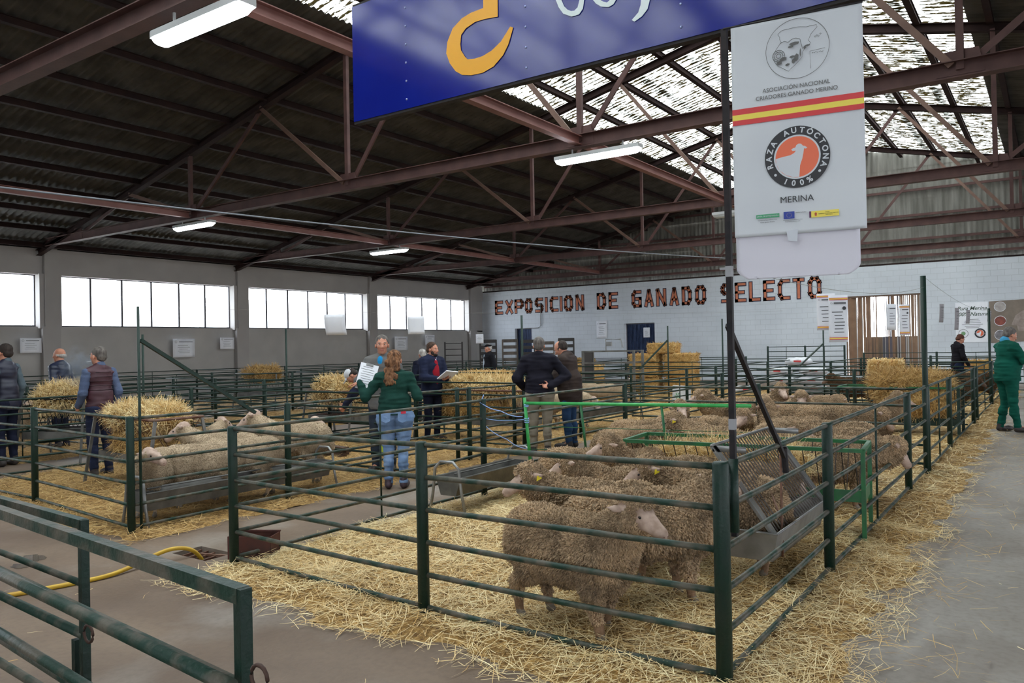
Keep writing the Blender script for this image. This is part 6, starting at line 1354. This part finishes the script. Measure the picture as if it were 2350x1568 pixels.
heap('hay_heap', 'straw filling the green hay rack behind the near sheep', (-2.45, 6.70, .58), (.78, .24, .14), 3600, 38, rz=.1, w=.0045, ln=(.08, .26))
# second green rack with the big hay pile
t = thing('hay_rack', 'long dark green hay rack under the large hay pile', 'hay rack', (-2.2, 14.6, 0), 0); L, hw, zt = 1.8, .35, .80
g = MB()
for s in (1, -1): g.bar((-L/2, s*hw, zt), (L/2, s*hw, zt), .035, .03)
for x in (-L/2, L/2): g.bar((x, -hw, zt), (x, hw, zt), .035, .03)
g.build('top_frame', GREENM, t)
for x in (-L/2, L/2):
    for s in (1, -1): g = MB(); g.box((x, s*hw, zt/2), (.045, .045, zt)); g.build('leg', GREEN, t)
g = MB()
for i in range(18):
    x = -L/2+.06+i*(L-.12)/17
    for s in (1, -1): g.tube([(x, s*hw, zt), (x, s*.05, .3)], .005, 5)
g.build('rack_bars', POLE, t); g = MB(); g.box((0, 0, .2), (L, .6, .02)); g.box((0, -.3, .25), (L, .015, .12)); g.box((0, .3, .25), (L, .015, .12)); g.build('tray', GREEN, t)
heap('hay_heap', 'large hay pile behind the walkway fence', (-1.98, 14.6, .80), (.68, .40, .30), 5200, 39, rz=0, w=.008, ln=(.1, .28), m=STRAWD)
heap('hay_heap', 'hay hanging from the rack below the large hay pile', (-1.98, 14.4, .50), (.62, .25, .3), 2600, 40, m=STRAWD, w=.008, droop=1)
heap('straw_bale', 'small straw bale standing on the large hay pile, upper left', (-2.45, 14.9, 1.0), (.26, .2, .12), 1500, 41, box=True, w=.008, ln=(.03, .12), cat='bale', rz=.1)
# galvanised sloping creep feeder at the walkway fence
t = thing('grille_feeder', 'galvanised sheep feeder with a slanted bar grille and a tray of pellets by the corner', 'feeder', (0, 0, 0)); o_ = t
x0, x1, y0, y1 = -1.86, -1.45, 4.93, 6.2
g = MB(); q = .04
g.add([(x0, y0, .40), (x1, y0, .40), (x1, y1, .40), (x0, y1, .40), (x0+q+.04, y0+q, .22), (x1-q, y0+q, .22), (x1-q, y1-q, .22), (x0+q+.04, y1-q, .22)], [(0, 1, 5, 4), (1, 2, 6, 5), (2, 3, 7, 6), (3, 0, 4, 7), (4, 5, 6, 7)])
o = g.build('tray', GALV, t); md = o.modifiers.new('s', 'SOLIDIFY'); md.thickness = .004
g = MB()
for a, b in (((x0, y0), (x1, y0)), ((x1, y0), (x1, y1)), ((x1, y1), (x0, y1)), ((x0, y1), (x0, y0))): g.tube([(a[0], a[1], .402), (b[0], b[1], .402)], .008, 6)
g.build('tray_rim', GALV, t, True)
top = -1.86
for y in (y0+.02, y1-.02): g = MB(); g.bar((x1-.02, y, .39), (top, y, .93), .045, .006, up=(0, 1, 0)); g.bar((x1-.02, y+.003, .39), (top, y+.003, .93), .006, .045, up=(0, 1, 0)); g.build('side_bar', GALV, t)
g = MB()
for i in range(22): y = y0+.06+i*(y1-y0-.12)/21; g.tube([(x1-.03, y, .40), (top, y, .93)], .0045, 5)
g.build('grille_bars', mat('grille_steel', srgb(100, 92, 88), None, rough=.5, metal=.4), t)
g = MB(); g.tube([(top, y0, .93), (top, y1, .93)], .011, 8); g.box((top+.11, y1-.02, .91), (.22, .006, .04)); g.box((top+.11, y0+.02, .91), (.22, .006, .04)); g.build('top_bar', GALV, t, True)
g = MB(); g.tube([(x1-.02, y0+.18, .88), (x1-.02, y0+.18, .22)], .008, 6); g.tube([(x1-.02, y0+.18, .45), (x1-.12, y0+.3, .60)], .007, 6); g.build('hook_rod', RUST, t, True)
PEL = mat('feed_pellets', srgb(122, 108, 92), srgb(178, 164, 144), 120, .9, bump=1, bscale=150, detail=1)
R = np.random.RandomState(3); n = 2600; px = R.uniform(x0+.1, x1-.05, n); py = R.uniform(y0+.25, y1-.06, n); g = MB()
for a, b in zip(px, py): g.box((a, b, .252+random.uniform(0, .012)), (.012, .006, .006), rz=random.uniform(0, 3))
g.box(((x0+x1)/2+.02, (y0+y1)/2+.05, .238), (x1-x0-.12, y1-y0-.2, .02)); tag(g.build('feed_pellets', PEL), 'grey brown feed pellets lying in the galvanised tray', 'feed', kind='stuff')
# ================================================================== THINGS ON THE FLOOR
HOSE = mat('yellow_hose', srgb(196, 160, 42), srgb(176, 138, 40), 6, .45)
g = MB(); P = [(-6.4, 1.6, .016), (-6.0, 2.0, .016), (-5.76, 2.31, .016), (-5.66, 2.62, .016), (-5.6, 2.92, .018), (-5.63, 3.12, .03), (-5.66, 3.30, .06), (-5.65, 3.45, .085), (-5.62, 3.56, .075), (-5.605, 3.64, .03), (-5.60, 3.70, -.05)]
Q = []
for i in range(len(P)-1):
    p0, p1, p2, p3 = [Vector(P[max(0, min(len(P)-1, i+k))]) for k in (-1, 0, 1, 2)]
    for u in (0, .25, .5, .75): Q.append(.5*((2*p1)+(p2-p0)*u+(2*p0-5*p1+4*p2-p3)*u*u+(3*p1-p0-3*p2+p3)*u**3))
Q.append(Vector(P[-1])); g.tube(Q, .016, 12); tag(g.build('hose', HOSE, smooth=True), 'yellow hose running over the concrete into the floor drain', 'hose')
g = MB()
for k in range(5): g.box((DR[0]-.18+k*.09, DR[1]+.02, -.03), (.012, .2, .02), rz=.2)
g.box((DR[0]+.05, DR[1]+.05, -.02), (.3, .02, .02), rz=.3); tag(g.build('drain_grate', RUST), 'rusty grate lying askew in the floor drain', 'grate')
t = thing('feed_box', 'dark rusty red metal box on the floor behind the left corner post', 'box', (-5.16, 3.86, 0), .5); RB = mat('rusty_red_box', srgb(84, 44, 36), srgb(64, 38, 34), 8, .7)
g = MB()
for s in (1, -1): g.box((0, s*.09, .09), (.34, .008, .18)); g.box((s*.17, 0, .09), (.008, .18, .18))
g.box((0, 0, .006), (.34, .18, .01)); g.build('box_sides', RB, t)
g = MB(); g.box((0, .09, .185), (.35, .02, .012)); g.build('rim', RB, t)
PUD = mat('wet_patch', srgb(96, 86, 78), None, rough=.04, spec=.8)
def puddle(c, r, label, seed):
    g = MB(); n = 22; R_ = random.Random(seed); P = [(r[0]*math.cos(2*PI*i/n)*R_.uniform(.65, 1.1), r[1]*math.sin(2*PI*i/n)*R_.uniform(.65, 1.1), .0012) for i in range(n)]; g.poly(P, (0, 0, .0015)); tag(g.build('puddle', PUD, loc=(c[0], c[1], 0)), label, 'puddle')
p = on_z(75, 1282); puddle(p, (.15, .10), 'small wet shining puddle on the concrete left of the hose', 3); p = on_z(45, 1300); puddle(p, (.10, .05), 'tiny wet streak beside the small puddle', 5)
t = thing('green_bucket', 'crushed yellow green bucket lying on straw left of the woman', 'bucket', (-8.15, 8.3, .06)); g = MB(); g.tube([(0, 0, .0), (.0, .0, .22)], [.11, .14], 16, cap=False); g.tube([(0, 0, .0), (0, 0, .01)], .11, 16); g.build('pail', mat('lime_plastic', srgb(176, 200, 60), None, rough=.5), t, True)
g = MB(); g.tube([(.14*math.cos(a), 0, .22+.12*math.sin(a)) for a in [PI*i/10 for i in range(11)]], .004, 5); g.build('handle', GALV, t, True)
g = MB(); 
for k in range(5): g.box((-.05+k*.012, random.uniform(-.03, .03), .03+k*.03), (.5, .11, .025), rz=random.uniform(-.25, .25))
tag(g.build('broken_boards', mat('dark_wood', srgb(70, 52, 42), srgb(92, 70, 56), 5, .8), loc=(-8.75, 8.0, .02)), 'pile of dark broken boards on the straw behind the shorn sheep', 'boards')
# bales
BL = [((-17.4, 29.9, 0), (.55, .30, .26), 'straw bale at the wall left of the middle blue door, lower left'), ((-16.7, 30.0, .0), (.55, .30, .26), 'straw bale at the wall under the tall white notice'), ((-17.1, 29.9, .52), (.6, .30, .26), 'straw bale on top at the left of the middle blue door'),
      ((-11.2, 23.9, 0), (.5, .35, .25), 'bottom bale of the stack right of the middle blue door, left'), ((-10.0, 24.0, 0), (.5, .35, .25), 'bottom bale of the stack right of the middle blue door, right'), ((-11.2, 23.9, .5), (.5, .35, .25), 'second bale up in the left column of the stack'), ((-10.0, 24.0, .5), (.5, .35, .25), 'second bale up in the right column of the stack'),
      ((-11.2, 23.9, 1.0), (.5, .35, .14), 'third flatter bale up in the left column of the stack'), ((-10.6, 24.0, 1.28), (.48, .33, .17), 'single bale on top of the big bale stack'), ((-10.0, 24.0, 1.0), (.5, .35, .14), 'third flatter bale up in the right column of the stack'),
      ((-12.2, 21.5, .0), (.55, .4, .5), 'round edged bale in a pen before the blue door'), ((-10.9, 14.6, .55), (.6, .35, .25), 'bale behind the wide hay heap, right part'), ((-10.9, 14.6, .05), (.6, .35, .25), 'bale under the one behind the wide hay heap'), ((-1.9, 26.0, .62), (.36, .28, .17), 'bale at the wall behind the person in black'), ((-1.95, 26.0, .30), (.5, .34, .16), 'bale below the one behind the person in black'), ((-1.9, 26.0, 0), (.5, .34, .15), 'lowest bale by the wall right of the person in black')]
for i, (c, sz_, lab) in enumerate(BL): heap('straw_bale', lab, c, sz_, 700, 60+i, box=True, w=.012, ln=(.04, .14), m=STRAWD, cat='bale', rz=random.uniform(-.06, .06))
# white feed sacks
SACK = mat('white_woven_sack', srgb(206, 208, 212), srgb(188, 190, 196), 4, .6, bump=.3, bscale=30)
SK = [((-6.9, 24.3, 0), 'white feed sack on the floor left of the black pole'), ((-6.95, 24.3, .28), 'white feed sack second from the floor left of the black pole'), ((-7.0, 24.35, .56), 'white feed sack third up in the heap, red print'), ((-6.0, 24.6, 0), 'white sack at the bottom of the heap right of the black pole'), ((-6.1, 24.6, .28), 'white sack in the middle of the heap right of the black pole'),
      ((-6.05, 24.6, .56), 'white sack high in the heap right of the black pole'), ((-6.5, 24.7, .84), 'white sack on top of the whole sack heap'), ((-7.9, 24.0, 0), 'white sack lying apart left of the heap'), ((-5.1, 25.2, .0), 'upright looking white sack with red print, right of the heap'), ((-5.15, 25.2, .28), 'white sack lying on the one right of the heap')]
for i, (c, lab) in enumerate(SK):
    t = thing('feed_sack', lab, 'sack', c, random.uniform(-.2, .2), 'white feed sacks'); X, F, fm, vm = sdf_mesh([ell((0, 0, .14), (.40, .24, .12), None, 0), ell((.25, 0, .13), (.16, .22, .1), None, 0), ell((-.25, 0, .13), (.16, .22, .1), None, 0)], .03, .06)
    X = X+np.array([[0, 0, noise.noise(Vector(x)*6+Vector((i, 0, 0)))*.03] for x in X]); X[:, 2] = np.maximum(X[:, 2], .001); link('bag', np_mesh('bag', X, F, SACK), t)
    g = MB(); g.box((.05, -.235, .15), (.22, .012, .05)); g.build('red_print', mat('sack_red', srgb(196, 60, 60), None), t)
t = thing('plastic_sack', 'white plastic sack with a green plant print hung on a far fence', 'sack', (-7.35, 17.6, .0), .3); g = MB(); g.box((0, 0, .30), (.42, .16, .58), R=Matrix.Rotation(.05, 3, 'Y')); g.build('bag', SACK, t); g = MB()
for a in range(6): g.poly([(-.08, -.085, .36), (-.08+.09*math.cos(a*1.05-.05), -.085, .36+.09*math.sin(a*1.05-.05)), (-.08+.06*math.cos(a*1.05+.3), -.085, .36+.06*math.sin(a*1.05+.3))], (0, -.004, 0))
g.build('green_print', mat('print_green', srgb(60, 150, 80), None), t)
# stacked gates and pallets in the far corner
SLAT = mat('grey_pallet_wood', srgb(96, 88, 82), srgb(72, 66, 62), 4, .8, stretch=(1, 1, .3)); DK = mat('dark_mesh_panel', srgb(46, 42, 42), None, rough=.7)
for i, (x, y, w_, h_, m_, lab) in enumerate(((-16.0, 21.6, .55, 1.85, DK, 'dark upright panel at the left of the corner stack'), (-15.3, 21.9, .5, 1.85, SLAT, 'grey wooden panel second in the corner stack'), (-14.7, 22.1, .45, 1.82, DK, 'dark panel in the middle of the corner stack'), (-14.15, 22.4, .5, 1.75, SLAT, 'pale grey panel behind the old man'), (-13.55, 22.7, .5, 1.85, DK, 'dark panel nearest the left blue door'), (-17.2, 21.2, .6, 1.80, DK, 'leftmost dark barred panel of the corner stack'))):
    t = thing('stacked_gate', lab, 'panel', (x, y, 0), .55, 'panels stacked in the far corner'); g = MB()
    for s in (1, -1): g.box((s*w_/2, 0, h_/2), (.05, .05, h_))
    g.build('frame', m_, t); g = MB(); n = 9
    for k in range(n): g.box((0, 0, .1+k*(h_-.15)/(n-1)), (w_, .025, .11 if m_ is SLAT or i % 2 == 0 else .03))
    g.build('slats', m_, t)
t = thing('weighing_crate', 'grey steel weighing crate with a dial behind the two men', 'crate', (-10.2, 19.6, 0), .1)
g = MB()
for x in (-.75, .75):
    for y in (-.35, .35): g.box((x, y, .72), (.06, .06, 1.44))
for z in (.35, .6, .85, 1.1, 1.42):
    for y in (-.35, .35): g.box((0, y, z), (1.5, .04, .04))
g.build('cage', GALVD, t); g = MB(); g.box((-.75, 0, .75), (.03, .7, 1.3)); g.build('gate', DK, t)
g = MB(); g.tube([(-.2, 0, 1.44), (-.2, 0, 1.75), (.25, 0, 1.75), (.3, 0, 1.5)], .02, 8); g.box((-.1, 0, 1.62), (.14, .08, .12)); g.build('weighing_arm', GALV, t)
t = thing('drain_pipe', 'pale curved pipe on the white wall above the left blue door', 'pipe', (-20.9, YN-.06, 2.5)); g = MB(); g.tube([(-.9, 0, 0), (-.1, 0, 0), (.05, 0, .1), (.05, 0, 1.2)], .02, 8); g.build('pipe', GALV, t, True)
